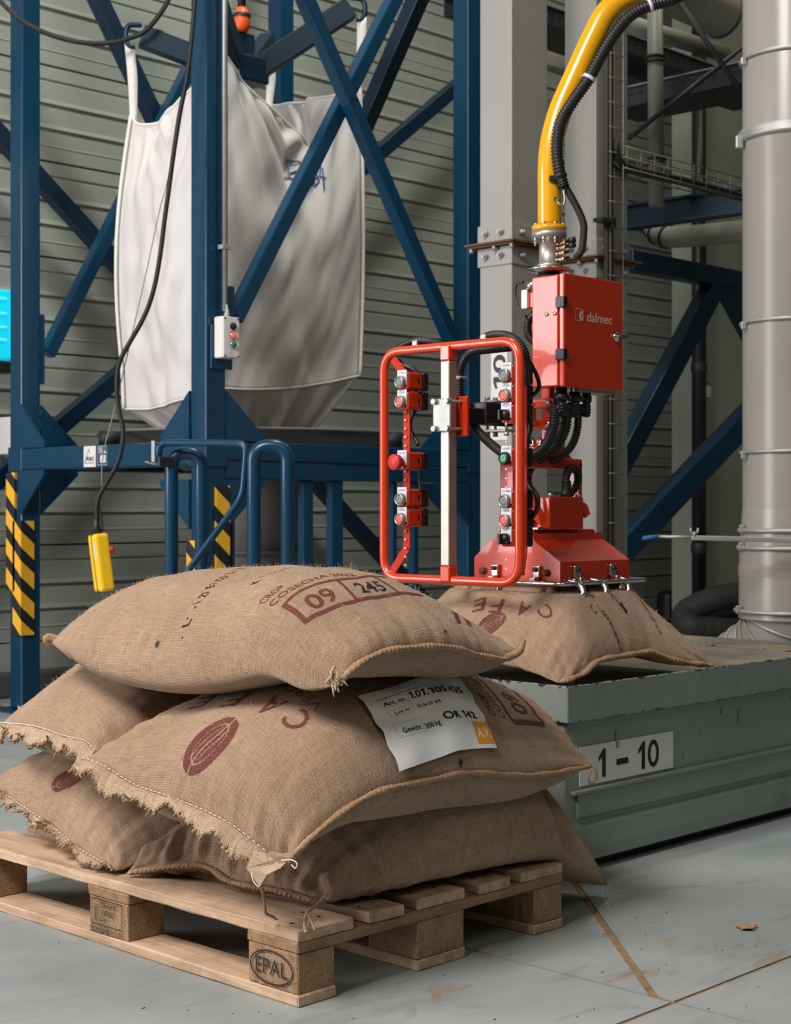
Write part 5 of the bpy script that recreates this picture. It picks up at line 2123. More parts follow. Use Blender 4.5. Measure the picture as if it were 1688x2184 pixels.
tag(part('side_screws', cs, 'chrome', cb), kind='stuff')
part('cabinet_foot_plate', MB().box((CA0 + .09, CB0 + .02, CZ0 - .010), (CA1 - .02, CB1 - .01, CZ0), .001), 'alu', cb)
# valve block on the far side of the cabinet
vb = part('valve_block', MB().box((CA0 + .01, CB1, 1.500), (CA0 + .035, CB1 + .028, 1.545), .003), 'red', mn)
part('valve_coil', MB().box((CA0 + .000, CB1 + .018, 1.498), (CA0 + .02, CB1 + .040, 1.552), .003), 'white', vb)
part('valve_cap', MB().lathe((CA0 + .02, CB1 + .012, 1.552), [(0, 0), (.02, 0), (.02, .018), (.016, .022), (0, .022)], 18), 'chrome', vb)
part('valve_wire', MB().tube(crv([(CA0, CB1 + .03, 1.575), (CA0, CB1 + .055, 1.57), (CA0, CB1 + .06, 1.54), (CA0, CB1 + .045, 1.50), (CA0, CB1 + .02, 1.475)], 24), .0035, 8), 'black', vb)
part('side_hose', hose([(CA0 + .02, CB1 + .005, 1.485), (CA0 + .02, CB1 + .03, 1.462), (CA0 + .02, CB1 + .028, 1.425), (CA0 + .02, CB1 + .0, 1.40)], .011, .006, 10), 'black', mn)

# mast below the cabinet and its bolted bracket
part('mast', MB().box((MX - .018, MY - .016, 1.085), (MX + .018, MY + .016, 1.60), .004), 'red', mn)
for z, nm in ((1.232, 0), (1.172, 0)):
    bk = part('mast_bracket', MB().box((MX - .035, MY - .045, z - .014), (MX - .019, MY + .055, z + .014), .003), 'red', mn)
    q = MB()
    for y in (MY - .028, MY + .036):
        q.lathe((MX - .035, y, z), [(0, -.010), (.007, -.010), (.009, -.006), (.009, 0)], 12, 'x')
    tag(part('bracket_screws', q, 'chrome', bk), kind='stuff')
part('mast_bracket', MB().box((MX - .035, MY + .030, 1.165), (MX - .021, MY + .055, 1.24), .003), 'red', mn)
# cross arm from mast to the handle frame
HA = 3.24
part('cross_arm', MB().box((HA + .035, 2.905, 1.165), (MX - .03, 2.945, 1.21), .003), 'black', mn)
part('cross_arm_sleeve', MB().box((HA + .11, 2.895, 1.168), (HA + .22, 2.955, 1.228), .003), 'black', mn)
cl_ = part('cross_arm_clamp', MB().box((HA + .18, 2.885, 1.232), (HA + .235, 2.965, 1.238), .001).box((HA + .18, 2.885, 1.148), (HA + .235, 2.965, 1.155), .001), 'galv', mn)
q = MB()
for x in (HA + .19, HA + .225):
    for y in (2.89, 2.96):
        q.cyl((x, y, 1.140), (x, y, 1.246), .004, n=8)
        q.cyl((x, y, 1.238), (x, y, 1.248), .008, n=6)
        q.cyl((x, y, 1.136), (x, y, 1.148), .008, n=6)
tag(part('clamp_bolts', q, 'galv', cl_), kind='stuff')

# handle frame: bent tube, middle bar, clamp plate, control strips
HY0, HY1, HZ0, HZ1 = 2.684, 3.184, .735, 1.376
corner = [(HA, HY0, HZ0), (HA, HY1, HZ0), (HA, HY1, HZ1), (HA, HY0, HZ1)]
hf = part('handle_tube', MB().tube(rounded(corner, .062, 10, True), .0128, 18, cap=False), 'redtube', mn, 'rounded red tube rectangle')
MB_Y = 2.936
part('handle_bar', MB().box((HA - .016, MB_Y - .016, HZ0 + .04), (HA + .016, MB_Y + .016, HZ1 - .04), .003), 'alu', mn, 'square aluminium bar')
for z in (HZ0 + .018, HZ1 - .018):
    part('bar_socket', MB().box((HA - .0175, MB_Y - .0175, z - .022), (HA + .0175, MB_Y + .0175, z + .022), .004), 'redtube', hf)
cp_ = part('clamp_plate', MB().box((HA - .030, MB_Y - .032, 1.142), (HA - .020, MB_Y + .032, 1.232), .003), 'galv', mn)
part('clamp_plate', MB().box((HA + .024, MB_Y - .045, 1.130), (HA + .036, MB_Y + .032, 1.240), .003), 'red', mn)
for y in (MB_Y - .025, MB_Y + .022):
    for z in (1.150, 1.224):
        part('clamp_bolt', MB().cyl((HA - .038, y, z), (HA + .045, y, z), .0045, n=8).cyl((HA - .041, y, z), (HA - .030, y, z), .0085, n=6), 'galv', cp_)

# perforated control strips
def strip(pts, holes, y0):
    P = [Vector(p) for p in pts]
    mb = MB()
    for a, b in zip(P[:-1], P[1:]):
        mb.bar(a, b, .004, .024, (0, 1, 0))
    o = part('control_strip', mb, 'redmatte', mn)
    q = MB()
    for z in holes:
        q.lathe((HA + .004, y0, z), [(0, -.0075), (.0032, -.0075), (.0032, -.006)], 8, 'x')
    tag(part('strip_hole_light', q, 'greylabel', o), kind='stuff')  # pale discs paint the light that shows through the holes


LY, RY = 3.098, 2.728
strip([(HA, HY1 - .035, HZ1 - .02), (HA + .004, LY, HZ1 - .075), (HA + .004, LY, HZ0 + .085), (HA, HY1 - .035, HZ0 + .02)], [1.30 - .024 * k for k in range(23)], LY)
strip([(HA + .02, RY - .03, HZ1 - .03), (HA + .045, RY - .02, HZ1 - .085), (HA + .045, RY - .02, HZ0 + .085), (HA + .02, RY - .03, HZ0 + .02)], [1.30 - .024 * k for k in range(23)], RY)


def ctl(y, z, a, kind, txt=None):
    bx = part('control_button_box', MB().box((a, y - .021, z - .025), (a + .062, y + .021, z + .025), .006), 'red', mn)
    part('box_back', MB().box((a + .062, y - .022, z - .026), (a + .086, y + .022, z + .026), .005), 'black', bx)
    part('box_slot', MB().box((a + .040, y - .0218, z - .006), (a + .046, y - .0200, z + .008)), 'black', bx)
    if txt is not None:
        t_ = part('legend_plate', MB().box((a - .003, y - .018, z - .012), (a - .0005, y + .018, z + .030), .001), 'greylabel', bx)
        put_text(t_m := MB(), txt, (a - .0035, y + .013, z + .019), -Y, Z, .006, .026)
        tag(part('legend', t_m, 'btn_grey', bx), kind='stuff')
    c = Vector((a, y, z - .004))
    if kind in ('grey', 'red', 'green'):
        part('button_ring', MB().lathe(c, [(0, 0), (.017, 0), (.0175, -.012), (.015, -.018), (.0135, -.018), (.0135, -.012), (0, -.012)], 24, 'x'), 'alu' if kind != 'green' else 'black', bx)
        part('push_button', MB().lathe(c, [(.0132, -.010), (.0132, -.015), (.010, -.0165), (0, -.0145)], 20, 'x'), {'grey': 'btn_grey', 'red': 'btn_red', 'green': 'btn_green'}[kind], bx)
    elif kind == 'stop':
        part('mushroom_button', MB().lathe(c, [(0, 0), (.011, 0), (.011, -.018), (.0215, -.020), (.0225, -.036), (.0205, -.0385), (0, -.0395)], 26, 'x'), 'estop', bx)
    else:
        part('selector_knob', MB().lathe(c, [(0, 0), (.015, 0), (.0155, -.014), (.012, -.020), (0, -.022)], 20, 'x').obox(c + Vector((-.026, 0, 0)), X, Y, Z, (.016, .008, .028), .002), 'black', bx)


KL, KO = 'KLEMMEN', 'LOSSEN'
for py, kd, tx in ((812, 'grey', 'ON'), (854, 'red', 'OFF'), (983, 'stop', 'STOP'), (1062, 'grey', KL), (1104, 'red', KO)):
    ctl(LY - .002, at_a(868, py, HA - .01).z, HA - .016, kd, tx)
for py, kd, tx in ((798, 'grey', KL), (841, 'red', KO), (883, 'knob', 'OM'), (975, 'green', KL), (1065, 'grey', KL), (1107, 'red', KO), (1146, 'knob', 'OM')):
    ctl(RY + .010, at_a(1080, py, HA + .02).z, HA + .012, kd, tx)

# cables on the handle frame
hm = mn
part('handle_hose', hose([at_a(842, 752, HA + .03), at_a(858, 738, HA + .02), at_a(888, 727, HA + .02), at_a(930, 731, HA + .02), at_a(965, 748, HA + .05)], .0095, .006, 9), 'black', hm)
part('handle_hose', hose([at_a(1030, 722, HA + .03), at_a(1058, 714, HA + .02), at_a(1090, 719, HA + .02), at_a(1114, 742, HA + .02), at_a(1124, 775, HA + .04), at_a(1126, 820, HA + .05)], .0120, .006, 10, .07), 'black', hm)
part('handle_cable', MB().tube(crv([at_a(850, 770, HA + .02), at_a(862, 780, HA + .02), at_a(880, 788, HA + .03), at_a(895, 800, HA + .04)], 24), .0085, 10), 'black', hm)
for a, b in (((893, 862), (893, 950)), ((896, 1000), (898, 1046)), ((896, 832), (896, 838))):
    m_ = ((a[0] + b[0]) / 2 - (18 if b[1] - a[1] > 60 else 2), (a[1] + b[1]) / 2)
    part('strip_cable', MB().tube(crv([at_a(*a, HA + .03), at_a(*m_, HA + .03), at_a(*b, HA + .03)], 24), .0055, 9), 'black', hm)
part('handle_cable', MB().tube(crv([at_a(1112, 745, HA + .06), at_a(1135, 780, HA + .08), at_a(1149, 812, HA + .1), at_a(1148, 832, HA + .1), at_a(1130, 848, HA + .09)], 30), .0058, 9), 'black', hm)
bun = [(1124, 815), (1126, 870), (1132, 905), (1126, 940), (1118, 985), (1118, 1010), (1130, 1035), (1146, 1058), (1146, 1085), (1133, 1107)]
part('handle_cable', MB().tube(crv([at_a(x, y, HA + .08) for x, y in bun], 60), .0070, 9), 'black', hm)
part('handle_cable', MB().tube(crv([at_a(x - 4, y, HA + .10) for x, y in bun[:6]], 40), .0085, 9), 'black', hm)
tie = MB()
for px, py in ((1124, 943), (1122, 1010), (1126, 870), (1118, 990)):
    p = at_a(px, py, HA + .08)
    tie.box(tuple(p - Vector((.011, .011, .004))), tuple(p + Vector((.011, .011, .004))), .002)
tag(part('cable_ties', tie, 'black', hm), kind='stuff')
lg = [(1088, 740), (1050, 744), (1005, 752), (985, 780), (981, 822), (985, 862), (1008, 905), (1040, 940), (1075, 968), (1098, 978)]
part('large_hose', hose([at_a(x, y, HA + .09) for x, y in lg], .0120, .008, 12), 'black', hm, 'thick looping corrugated hose')
part('hose_collar', MB().tube([at_a(974, 805, HA + .075), at_a(995, 805, HA + .10)], [.0045, .0045], 8), 'greylabel', hm)
hx = MB()
for px, py in ((890, 737), (1036, 724)):
    p = at_a(px, py, HA + .02)
    hx.box(tuple(p - Vector((.012, .010, .010))), tuple(p + Vector((.012, .010, .014))), .003)
tag(part('hose_saddles', hx, 'galv', hm), kind='stuff')

# three hoses out of the cabinet floor down to the head
for i, (x, r, pts) in enumerate(((CA0 + .045, .014, [(1186, 870), (1180, 915), (1160, 955), (1128, 975), (1105, 985)]),
                                 (CA0 + .105, .014, [(1212, 870), (1206, 915), (1184, 955), (1150, 980), (1128, 985)]),
                                 (CA0 + .160, .011, [(1236, 870), (1232, 915), (1220, 950), (1195, 975), (1165, 985)]))):
    top = Vector((x, CB0 + .045, CZ0))
    nut = part('hose_nut', MB().lathe(top, [(0, 0), (r * 1.15, 0), (r * 1.15, -.018), (r * 1.4, -.019), (r * 1.4, -.036), (0, -.036)], 12), 'black', mn)
    d0 = top.dot(FW)
    pp = [top - Z * .03, top - Z * .07] + [at_d(px, py, d0 - .02 * (k > 1) * k * .3) for k, (px, py) in enumerate(pts)]
    part('cabinet_hose', hose(pp, r, .0075, 12), 'black', mn)

# claw head
part('head_shell', MB().prism([(3.437, y, z) for y, z in ((2.704, .732), (2.704, .786), (2.795, .842), (2.800, .862), (2.93, .862), (2.935, .842), (2.955, .842), (3.015, .792), (3.015, .732))], (.32, 0, 0)), 'red', mn, 'trapezoid red head')
part('head_cap', MB().box((3.45, 2.815, .842), (3.745, 2.935, .872), .006), 'red', mn)
hp_b = part('head_motor_box', MB().box((3.50, 2.790, .872), (3.655, 2.90, .965), .004), 'red', mn)
q = MB()
for x, y in ((3.515, 2.80), (3.515, 2.885), (3.64, 2.80)):
    q.cyl((x, y, .965), (x, y, .976), .008, n=6)
tag(part('cap_bolts', q, 'chrome', hp_b), kind='stuff')
part('wear_pad', MB().box((3.46, 2.80, .872), (3.50, 2.86, .880), .002), 'brass', mn)
part('guide_rod', MB().cyl((3.48, 2.86, .872), (3.48, 2.86, .975), .0095), 'galv', mn)
part('guide_rod_sleeve', MB().cyl((3.48, 2.86, .890), (3.48, 2.86, .955), .016), 'red', mn)
part('safety_flap', MB().prism([(3.47, 2.835, .985), (3.505, 2.80, .90), (3.495, 2.79, .875), (3.475, 2.80, .88), (3.455, 2.845, .93)], (.003, .003, 0)), 'red', mn)
part('safety_flap', MB().prism([(3.66, 2.80, .955), (3.675, 2.79, .94), (3.68, 2.785, .915), (3.665, 2.79, .905)], (.01, .02, 0)), 'red', mn)
# yoke
part('yoke_plate', MB().box((3.455, 2.885, .872), (3.470, 2.935, 1.075), .003), 'red', mn)
part('yoke_plate', MB().box((3.70, 2.84, .872), (3.715, 2.89, 1.068), .003), 'red', mn)
part('yoke_bridge', MB().box((3.455, 2.84, 1.045), (3.715, 2.90, 1.075), .004), 'red', mn)
part('yoke_gusset', MB().prism([(3.50, 2.865, 1.075), (3.70, 2.865, 1.075), (MX + .03, 2.865, 1.13), (MX - .03, 2.865, 1.13)], (0, .014, 0)), 'red', mn)
part('yoke_clevis', MB().box((MX - .045, MY - .02, 1.075), (MX - .03, MY + .03, 1.13), .003).box((MX - .06, MY - .02, 1.098), (MX - .03, MY + .03, 1.108), .002), 'red', mn)
q = MB()
for y in (MY - .008, MY + .02):
    q.cyl((MX - .05, y, 1.095), (MX - .05, y, 1.135), .005, n=8)
    q.cyl((MX - .05, y, 1.108), (MX - .05, y, 1.118), .009, n=6)
tag(part('clevis_bolts', q, 'chrome', mn), kind='stuff')
# looping hoses on the head
tp = Vector((3.60, 2.81, .965))
part('hose_nut', MB().lathe(tp, [(0, 0), (.017, 0), (.017, .014), (.014, .016), (.014, .045), (0, .045)], 14), 'black', mn)
part('head_hose', hose([tp + Z * .03, tp + Z * .06, tp + Vector((.022, 0, .082)), tp + Vector((.052, 0, .07)), tp + Vector((.062, .01, .035)), tp + Vector((.045, .03, .0))], .0115, .007, 12), 'black', mn)
part('head_hose', hose([(3.545, 2.885, .96), (3.54, 2.90, 1.0), (3.545, 2.90, 1.04), (3.57, 2.88, 1.085)], .0115, .007, 12), 'black', mn)
# steel guard rod round the head, lugs, claws
gz = .727
gr = part('guard_rod', MB().tube(rounded([(3.405, 3.05, gz), (3.405, 2.672, gz), (3.80, 2.672, gz), (3.80, 3.05, gz)], .03, 8, True), .006, 10, cap=False), 'chrome', mn)
for (x, y, nx) in ((3.437, 2.93, 1), (3.437, 2.78, 1), (3.50, 2.704, 0), (3.665, 2.704, 0)):
    lg_ = MB()
    if nx:
        lg_.box((x - .012, y - .012, .742), (x - .0, y + .012, .775), .003).box((x - .03, y - .010, .730), (x - .008, y + .010, .744), .003)
    else:
        lg_.box((x - .012, y - .012, .742), (x + .012, y, .775), .003).box((x - .010, y - .030, .730), (x + .010, y - .008, .744), .003)
    l_ = part('rod_lug', lg_, 'chrome', gr)
    part('lug_screw', MB().lathe((x - .012, y, .764), [(0, -.006), (.007, -.006), (.007, 0)], 10, 'x') if nx else MB().lathe((x, y - .012, .764), [(0, -.006), (.007, -.006), (.007, 0)], 10, 'y'), 'darksteel', l_)
for y in (2.98, 2.752):
    part('shell_bolt', MB().lathe((3.437, y, .755), [(0, -.010), (.010, -.010), (.010, 0)], 10, 'x'), 'rust', mn)
for x, y in ((3.47, 2.685), (3.58, 2.69), (3.70, 2.70), (3.74, 2.76), (3.46, 2.98)):
    part('claw', MB().tube(crv([(x, y + .02, .733), (x + .008, y - .016, .724), (x, y - .034, .700), (x - .010, y - .022, .672)], 16), [.010] * 9 + [.008] * 4 + [.004] * 4, 8), 'chrome', mn)

# ================================================================== COLUMNS BEHIND THE MANIPULATOR
def column(a0, b0, label, sign):
    a1, b1 = a0 + .225, b0 + .166
    c = thing('support_column', label, 'column', (a0, b0, 0), 'grey box columns')
    part('shaft', MB().box((a0, b0, .0), (a1, b1, 1.965), .004), 'steelgrey', c)
    part('shaft', MB().box((a0, b0, 1.989), (a1, b1, 4.9), .004), 'steelgrey', c)
    part('splice_flange', MB().box((a0 - .035, b0 - .035, 1.970), (a1 + .035, b1 + .035, 1.976)), 'rust', c)
    part('splice_flange', MB().box((a0 - .045, b0 - .045, 1.978), (a1 + .045, b1 + .045, 1.986)), 'rust', c)
    for z0, z1 in ((1.895, 1.968), (1.988, 2.060)):
        part('splice_plate', MB().box((a0 - .007, b0 - .007, z0), (a1 + .007, b1 + .007, z1), .002), 'steelgrey', c)
    for z in (1.932, 2.024):
        for y in (b0 + .045, b0 + .125):
            part('splice_bolt', MB().cyl((a0 - .024, y, z), (a0 - .007, y, z), .011, n=6).cyl((a0 - .034, y, z), (a0 - .024, y, z), .007, n=8), 'galv', c)
        for x in (a0 + .045, a0 + .175):
            part('splice_bolt', MB().cyl((x, b0 - .024, z), (x, b0 - .007, z), .011, n=6).cyl((x, b0 - .034, z), (x, b0 - .024, z), .007, n=8), 'galv', c)
    for y in (b0 - .02, b0 + .07, b0 + .19):
        part('flange_bolt', MB().cyl((a0 - .025, y, 1.952), (a0 - .025, y, 1.972), .009, n=6), 'galv', c)
    if sign:
        p = at_a(1060, 700, a0)
        s_ = part('column_sign', MB().box((a0 - .003, b0 + .02, 1.20), (a0 - .0005, b0 + .105, 1.625)), 'white', c, 'white sign with upright 10')
        t = MB()
        put_text(t, '10', (a0 - .004, b0 + .030, 1.405), Z, Y, .062, .135, .02)
        tag(part('sign_lettering', t, 'hosegrey', s_), kind='stuff')
    return c


column(4.84, 4.05, 'pale grey box column behind the handle frame, with an upright 10 sign', True)
c2 = column(5.39, 4.05, 'pale grey box column behind the red cabinet, with a wire cable ladder', False)
# vertical wire tray with cables on the second column
tr = thing('cable_ladder', 'thin wire cable tray running up the column behind the red cabinet', 'cable tray', (5.42, 4.0, .3))
X0, X1, YT = 5.405, 5.500, 3.99
for x, y in ((X1, YT), (X1, YT + .045), (X0 + .045, YT + .045)):
    part('wire_rail', MB().cyl((x, y, .3), (x, y, 4.8), .0025, n=8), 'wire', tr)
rung = None
for k in range(44):
    if rung is None:
        o = part('wire_rung', MB().tube([(X0 - .005, YT, .35), (X1, YT, .35), (X1, YT + .045, .35)], .0025, 6), 'wire', tr)
        rung = o.data
    else:
        o = part('wire_rung', rung, None, tr)
    o.location.z = .1035 * k
for x, r, m in ((5.408, .012, 'hosegrey'), (5.428, .010, 'ductdark'), (5.443, .008, 'rubber')):
    part('cable', MB().cyl((x, YT + .02, .3), (x, YT + .02, 4.8), r, n=12), m, tr)
part('bracket', MB().box((5.33, YT - .02, 2.118), (5.42, YT + .03, 2.134)).box((5.40, YT - .02, 2.10), (5.425, YT + .0, 2.14)), 'darksteel', tr)
# horizontal wire tray branching off to the right
th = thing('wire_tray', 'thin horizontal wire tray with dark cables leading right to the big duct', 'cable tray', (5.6, 4.0, 2.36))
za, zb = 2.36, 2.45
for y, z in ((3.97, zb), (3.97, za), (4.06, zb), (4.06, za), (3.97, (za + zb) / 2)):
    part('wire_rail', MB().cyl((5.48, y, z), (6.42, y, z), .003, n=8), 'wire', th)
rib = None
for k in range(10):
    if rib is None:
        o = part('wire_rib', MB().tube([(5.50, 3.97, zb), (5.50, 3.97, za), (5.50, 4.06, za), (5.50, 4.06, zb)], .0025, 6), 'wire', th)
        rib = o.data
    else:
        o = part('wire_rib', rib, None, th)
    o.location.x = .1 * k
for k, r in ((0, .016), (1, .012), (2, .012)):
    part('cable', MB().tube(crv([(5.46, 4.0 + .02 * k, 2.48 - .02 * k), (5.52, 4.0 + .02 * k, za + .02), (6.0, 4.0 + .02 * k, za + .022), (6.35, 4.0 + .02 * k, za + .02), (6.55, 3.96, za + .0), (6.9, 3.8, za + .02)], 40), r, 10), 'rubber' if k != 1 else 'ductdark', th)

# ================================================================== BIG DUCT ON THE RIGHT
PC = at_d(1697, 1078, 5.94)
pz = lambda y: CAMZ + (HZ - y) / F0 * 5.94
du = thing('air_duct', 'thick grey vertical air duct with clamp rings and an elbow behind the bin', 'duct', (PC.x, PC.y, 0))
PR = .1925
part('duct_pipe', MB().lathe((PC.x, PC.y, 0), [(PR, pz(1090)), (PR, pz(292)), (PR + .002, pz(290))], 64), 'pipe', du)
part('duct_pipe', MB().lathe((PC.x, PC.y, 0), [(PR, pz(290)), (PR, 4.9)], 64), 'pipe', du)
part('duct_sleeve', MB().lathe((PC.x, PC.y, 0), [(PR + .016, pz(1318)), (PR + .014, pz(1300)), (PR + .012, pz(1180)), (PR + .006, pz(1130)), (PR + .001, pz(1085))], 64), 'pipe', du)
for y, r, w in ((130, .010, 1), (690, .009, 1), (965, .009, 1), (1131, .011, 1.03), (1168, .011, 1.05), (1302, .010, 1.10)):
    cr = part('clamp_ring', MB().torus((PC.x, PC.y, pz(y)), (PR + .006) * w, r * .8, (0, 0, 1), 64, 8), 'galv', du)
    a = PC + (-RT * .98 - FW * .2).normalized() * ((PR + .012) * w)
    part('clamp_latch', MB().obox((a.x, a.y, pz(y) + (-.012 if y < 1000 else .006)), RT, FW, Z, (.022, .012, .030), .004), 'galv', cr)
    if y > 1100:
        b = PC - FW * ((PR + .014) * w) + RT * .01
        part('clamp_screw', MB().obox((b.x, b.y, pz(y)), RT, FW, Z, (.05, .016, .02), .004), 'galv', cr)
part('clamp_band', MB().lathe((PC.x, PC.y, 0), [(PR, pz(306)), (PR + .014, pz(303)), (PR + .020, pz(298)), (PR + .012, pz(292)), (PR + .020, pz(286)), (PR + .014, pz(281)), (PR, pz(279))], 64), 'galv', du)
a = PC - RT * (PR + .02) - FW * .02
part('clamp_band_latch', MB().obox((a.x, a.y, pz(306)), RT, FW, Z, (.03, .02, .05), .006), 'galv', du)
tb = part('clear_tape', MB().lathe((PC.x, PC.y, 0), [(PR + .0165, pz(1228)), (PR + .018, pz(1215)), (PR + .0165, pz(1203))], 64), 'tape', du)
el = [at_d(1697, 1300, 5.94), at_d(1695, 1330, 5.95), at_d(1680, 1362, 5.97), at_d(1650, 1392, 6.02), at_d(1610, 1414, 6.08), at_d(1575, 1432, 6.14), at_d(1540, 1450, 6.2)]
ec = crv(el, 60)
eb = part('elbow', MB().tube(ec, [.196 - .0011 * i for i in range(61)], 40), 'pipe', du)
for i in (8, 16, 24, 31, 38, 45, 52):
    nrm = (ec[i + 1] - ec[i - 1]).normalized()
    part('elbow_ring', MB().torus(ec[i], .199 - .0011 * i, .007, nrm, 48, 8), 'pipe' if i > 8 else 'galv', eb)
# tag(hand lever)
lv = thing('damper_lever', 'thin steel lever with a blue plastic tip and wing nut across the big duct', 'lever', at_d(1560, 1148, 5.6))
part('lever_bar', MB().bar(at_d(1476, 1147, 5.66), at_d(1760, 1154, 5.60), .020, .018, (0, 0, 1), .003), 'galv', lv)
part('lever_rod', MB().cyl(at_d(1404, 1144, 5.7), at_d(1480, 1146, 5.66), .0055), 'galv', lv)
part('blue_tip', MB().tube([at_d(1370, 1149, 5.72), at_d(1374, 1148, 5.72), at_d(1406, 1144, 5.7)], [.004, .0085, .0085], 10), 'bluepen', lv)
wn = at_d(1482, 1139, 5.655)
part('wing_nut', MB().cyl(wn - Z * .006, wn + Z * .008, .008, n=10).tube([wn + RT * .004, wn + RT * .013 + Z * .012, wn + RT * .012 + Z * .022], [.005, .0045, .004], 8).tube([wn - RT * .004, wn - RT * .013 + Z * .012, wn - RT * .012 + Z * .022], [.005, .0045, .004], 8), 'galv', lv)

# ================================================================== BACKGROUND STRUCTURE ON THE RIGHT
BB = 5.0
ts = thing('roof_truss', 'dark blue steel truss behind the columns, with V braces and a long lower diagonal', 'truss', (7.0, BB, 2.2))
part('chord', MB().bar(at_b(1335, 555, BB), at_b(1720, 628, BB), .10, .105, (0, 0, 1), .006), 'bluedark', ts)
part('brace', MB().bar(at_b(1528, 600, BB), at_b(1310, 1010, BB), .09, .12, (0, 0, 1), .006), 'bluedark', ts)
part('brace', MB().bar(at_b(1542, 600, BB), at_b(1640, 780, BB), .09, .11, (0, 0, 1), .006), 'bluedark', ts)
part('brace', MB().bar(at_b(1290, 1210, BB + .02), at_b(1680, 800, BB + .02), .10, .14, (0, 0, 1), .008), 'blue', ts)
AB = 6.6
bt = thing('cross_beam', 'dark blue flanged beam crossing behind the big duct, below the wire tray', 'beam', at_a(1465, 450, AB))
p0, p1 = at_a(1325, 466, AB), at_a(1720, 410, AB)
part('beam_web', MB().bar(p0, p1, .012, .11), 'bluedark', bt)
part('top_flange', MB().bar(p0 + Z * .055, p1 + Z * .055, .09, .012), 'bluedark', bt)
part('bottom_flange', MB().bar(p0 - Z * .055, p1 - Z * .055, .09, .012), 'bluedark', bt)
for nm, a, b, lb in (('a', (1425, -30), (1596, 215), 'thin black tie rod falling to the right across the upper right'), ('b', (1340, 296), (1600, 88), 'thin black tie rod rising to the right across the upper right')):
    p, q_ = at_d(*a, 7.4 if nm == 'a' else 7.55), at_d(*b, 7.5 if nm == 'a' else 7.65)
    solo('tie_rod', MB().cyl(p, q_, .013, n=10), 'darksteel', lb, 'rod', (p + q_) / 2)
# ducts and pipes near the wall
p, q_ = at_d(1350, -60, 7.9), at_d(1545, 28, 8.3)
dk = thing('round_duct', 'wide dusty round duct with an open end at the top right', 'duct', (p + q_) / 2)
part('duct_shell', MB().tube([p, q_], .125, 36, cap=False), 'ductdark', dk)
part('duct_rim', MB().torus(q_, .125, .010, (q_ - p).normalized(), 40, 8), 'darksteel', dk)
part('duct_mouth_shade', MB().cyl(q_ - (q_ - p).normalized() * .03, q_ - (q_ - p).normalized() * .02, .12, n=32), 'darksteel', dk)  # dark disc stands in for the shade inside the open end
p, q_ = at_d(1310, 42, 8.3), at_d(1545, 114, 9.2)
solo('slanted_pipe', MB().cyl(p, q_, .048, n=20), 'ductdark', 'dusty horizontal pipe passing behind the thin vertical pipe', 'pipe', (p + q_) / 2)
vp = thing('vertical_pipe', 'thin grey vertical pipe with two clamps between column and big duct', 'pipe', at_d(1400, 230, 7.9))
p, q_ = at_d(1397, -40, 7.65), at_d(1401, 440, 7.65)
part('pipe_run', MB().cyl(p, q_, .0375, n=24), 'ductdark', vp)
for y in (122, 340):
    c = p.lerp(q_, (y + 40) / 480)
    part('pipe_clamp', MB().torus(c, .042, .008, (0, 0, 1), 28, 8).torus(c - Z * .022, .040, .006, (0, 0, 1), 28, 8), 'darksteel', vp)
hpp = thing('elbow_pipe', 'grey horizontal pipe with a banded elbow under the dark blue flanged beam', 'pipe', at_d(1480, 505, 8.1))
ep = crv([at_d(1392, 470, 8.5), at_d(1398, 490, 8.4), at_d(1418, 503, 8.3), at_d(1460, 505, 8.2), at_d(1620, 489, 7.8)], 40)
part('pipe_run', MB().tube(ep, .055, 22), 'ductdark', hpp)
for i in (4, 8, 12):
    part('pipe_band', MB().torus(ep[i], .058, .008, (ep[i + 1] - ep[i - 1]).normalized(), 28, 8), 'darksteel', hpp)


def tray(name, p0, p1, w, h, label, holes):
    t = thing(name, label, 'cable tray', (Vector(p0) + Vector(p1)) / 2, 'perforated cable trays')
    d = (Vector(p1) - Vector(p0)).normalized()
    s = d.cross(Z).normalized()
    p0, p1 = Vector(p0), Vector(p1)
    part('tray_floor', MB().bar(p0, p1, w, .004), 'darksteel', t)
    for k in (-1, 1):
        o = s * (k * w / 2)
        part('tray_side', MB().bar(p0 + o + Z * h / 2, p1 + o + Z * h / 2, .004, h), 'darksteel', t)
        part('tray_lip', MB().bar(p0 + o + Z * h, p1 + o + Z * h, .03, .006), 'galv', t)
    q = MB()
    n = int((p1 - p0).length / .07)
    for i in range(n):
        c = p0 + d * (.035 + .07 * i)
        for k in (-1, 1):
            o = s * (k * (w / 2 + .003))
            q.bar(c + o + Z * h * .6 - d * .018, c + o + Z * h * .6 + d * .018, .002, .012)
    tag(part('tray_slots', q, 'black', t), kind='stuff')


z_ = at_b(1420, 165, 5.5).z
tray('perforated_tray', (6.2, 5.5, z_), (9.0, 5.5, z_), .30, .10, 'dark perforated cable tray running along the wall past the thin vertical pipe', 1)
z_ = at_a(1540, 205, 7.7).z
tray('perforated_tray', (7.7, 3.9, z_), (7.7, 5.6, z_), .35, .11, 'dark perforated cable tray coming forward behind the crossed tie rods', 1)
p, q_ = at_d(1150, 120, 9.2), at_d(1390, 200, 9.6)
solo('tray_conduit', MB().bar(p, q_, .05, .08), 'ductdark', 'pale conduit channel below the dark perforated tray behind the columns', 'conduit', (p + q_) / 2)
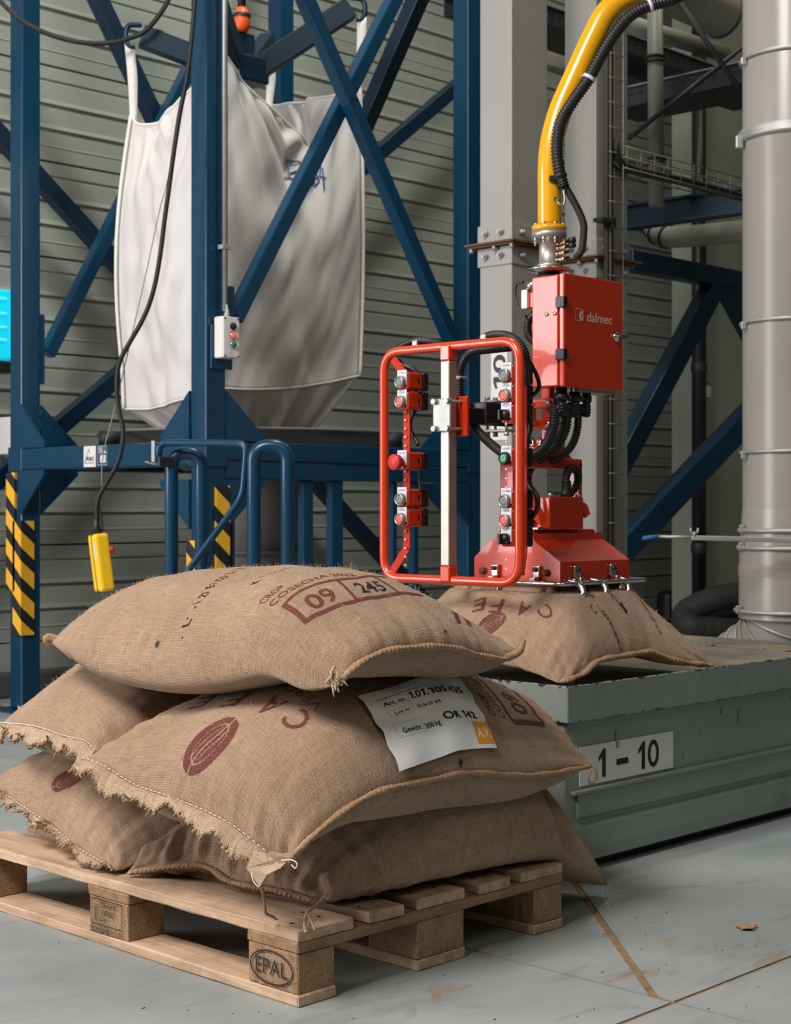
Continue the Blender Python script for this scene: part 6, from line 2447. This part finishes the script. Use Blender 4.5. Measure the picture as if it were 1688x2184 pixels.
# rain pipe at the wall corner, hoses and a small black box on the floor
rp = thing('corner_pipe', 'black vertical pipe with two sleeves where ribbed and smooth walls meet', 'pipe', (9.10, 5.98, 0))
part('pipe_run', MB().cyl((9.10, 5.98, 0), (9.10, 5.98, 4.9), .048, n=24), 'black', rp)
for y in (790, 1178):
    z = at_b(1472, y, 5.98).z
    part('pipe_sleeve', MB().lathe((9.10, 5.98, z), [(.049, -.01), (.054, 0), (.054, .05), (.049, .06)], 24), 'darksteel', rp)
for nm, pts, r, lb in (('h', [(1700, 1285), (1600, 1272), (1540, 1275), (1490, 1292), (1462, 1312), (1470, 1336), (1520, 1345), (1700, 1350)], .085, 'looped dark grey flexible hose lying by the wall left of the big duct'),
                       ('g', [(1700, 1302), (1610, 1300), (1540, 1305), (1490, 1318)], .075, 'dark grey flexible hose end lying inside the larger hose loop'),
                       ('k', [(1700, 1262), (1600, 1260), (1560, 1262)], .055, 'short dark hose on top of the hose loop by the wall')):
    P = [at_d(x, y, 10.2 + {'k': .30, 'g': .32, 'h': 0}[nm] - (.15 if i > 4 else 0)) for i, (x, y) in enumerate(pts)]
    solo('flexible_hose', hose(P, r, .05, 16, .012), 'hosegrey', lb, 'hose', P[2])
p = at_b(1432, 1293, 6.70)
bxx = thing('floor_box', 'small black box with a white label at the foot of the ribbed wall', 'box', (p.x, 6.70, p.z))
part('case', MB().box((p.x - .16, 6.60, p.z - .14), (p.x + .16, 6.74, p.z + .12), .05), 'black', bxx)
part('label_plate', MB().box((p.x + .0, 6.596, p.z - .05), (p.x + .10, 6.60, p.z + .06)), 'greylabel', bxx)

# ------------------------------------------------------------------ small litter on the floor
p = at_z(1593, 1981, 0)
lf = MB()
P = [p + RT * (.020 * math.cos(a) * (1 + .5 * math.sin(5 * a))) + FW * (.022 * math.sin(a)) + Z * (.004 + .003 * math.sin(3 * a)) for a in [2 * PI * k / 16 for k in range(16)]]
lf.prism(P, (0, 0, .0015))
solo('paper_scrap', lf, 'rope', 'torn brown scrap on the bare floor right of the pallet', 'scrap', p)
cr_ = MB()
rr = random.Random(12)
for k in range(70):
    x, y = rr.uniform(40, 1680), rr.uniform(1870, 2180)
    p = at_z(x, y, 0)
    if A0 - .05 < p.x < A0 + .85 and B0 - .05 < p.y < B0 + 1.25 or p.y > IB0 - .1 and p.x > IA0 - .1:
        continue
    a = rr.uniform(0, PI)
    L = rr.uniform(.001, .004) * (2.5 if rr.random() < .1 else 1)
    cr_.obox(p + Z * .001, Vector((math.cos(a), math.sin(a), 0)), Vector((-math.sin(a), math.cos(a), 0)), Z, (L, .0015, .0012))
tag(solo('floor_crumbs', cr_, 'hosegrey', 'fine crumbs and jute bits scattered over the grey floor', 'crumbs', (2.5, 1.5, 0)), kind='stuff')
p = at_z(1310, 1925, 0)
solo('loose_thread', MB().tube(crv([at_d(1284, 1897, 3.72), at_d(1286, 1912, 3.72), at_z(1290, 1921, .002), at_z(1311, 1931, .002)], 30), .0012, 6), 'thread', 'white thread hanging from the drooping sack corner to the floor', 'thread', p)
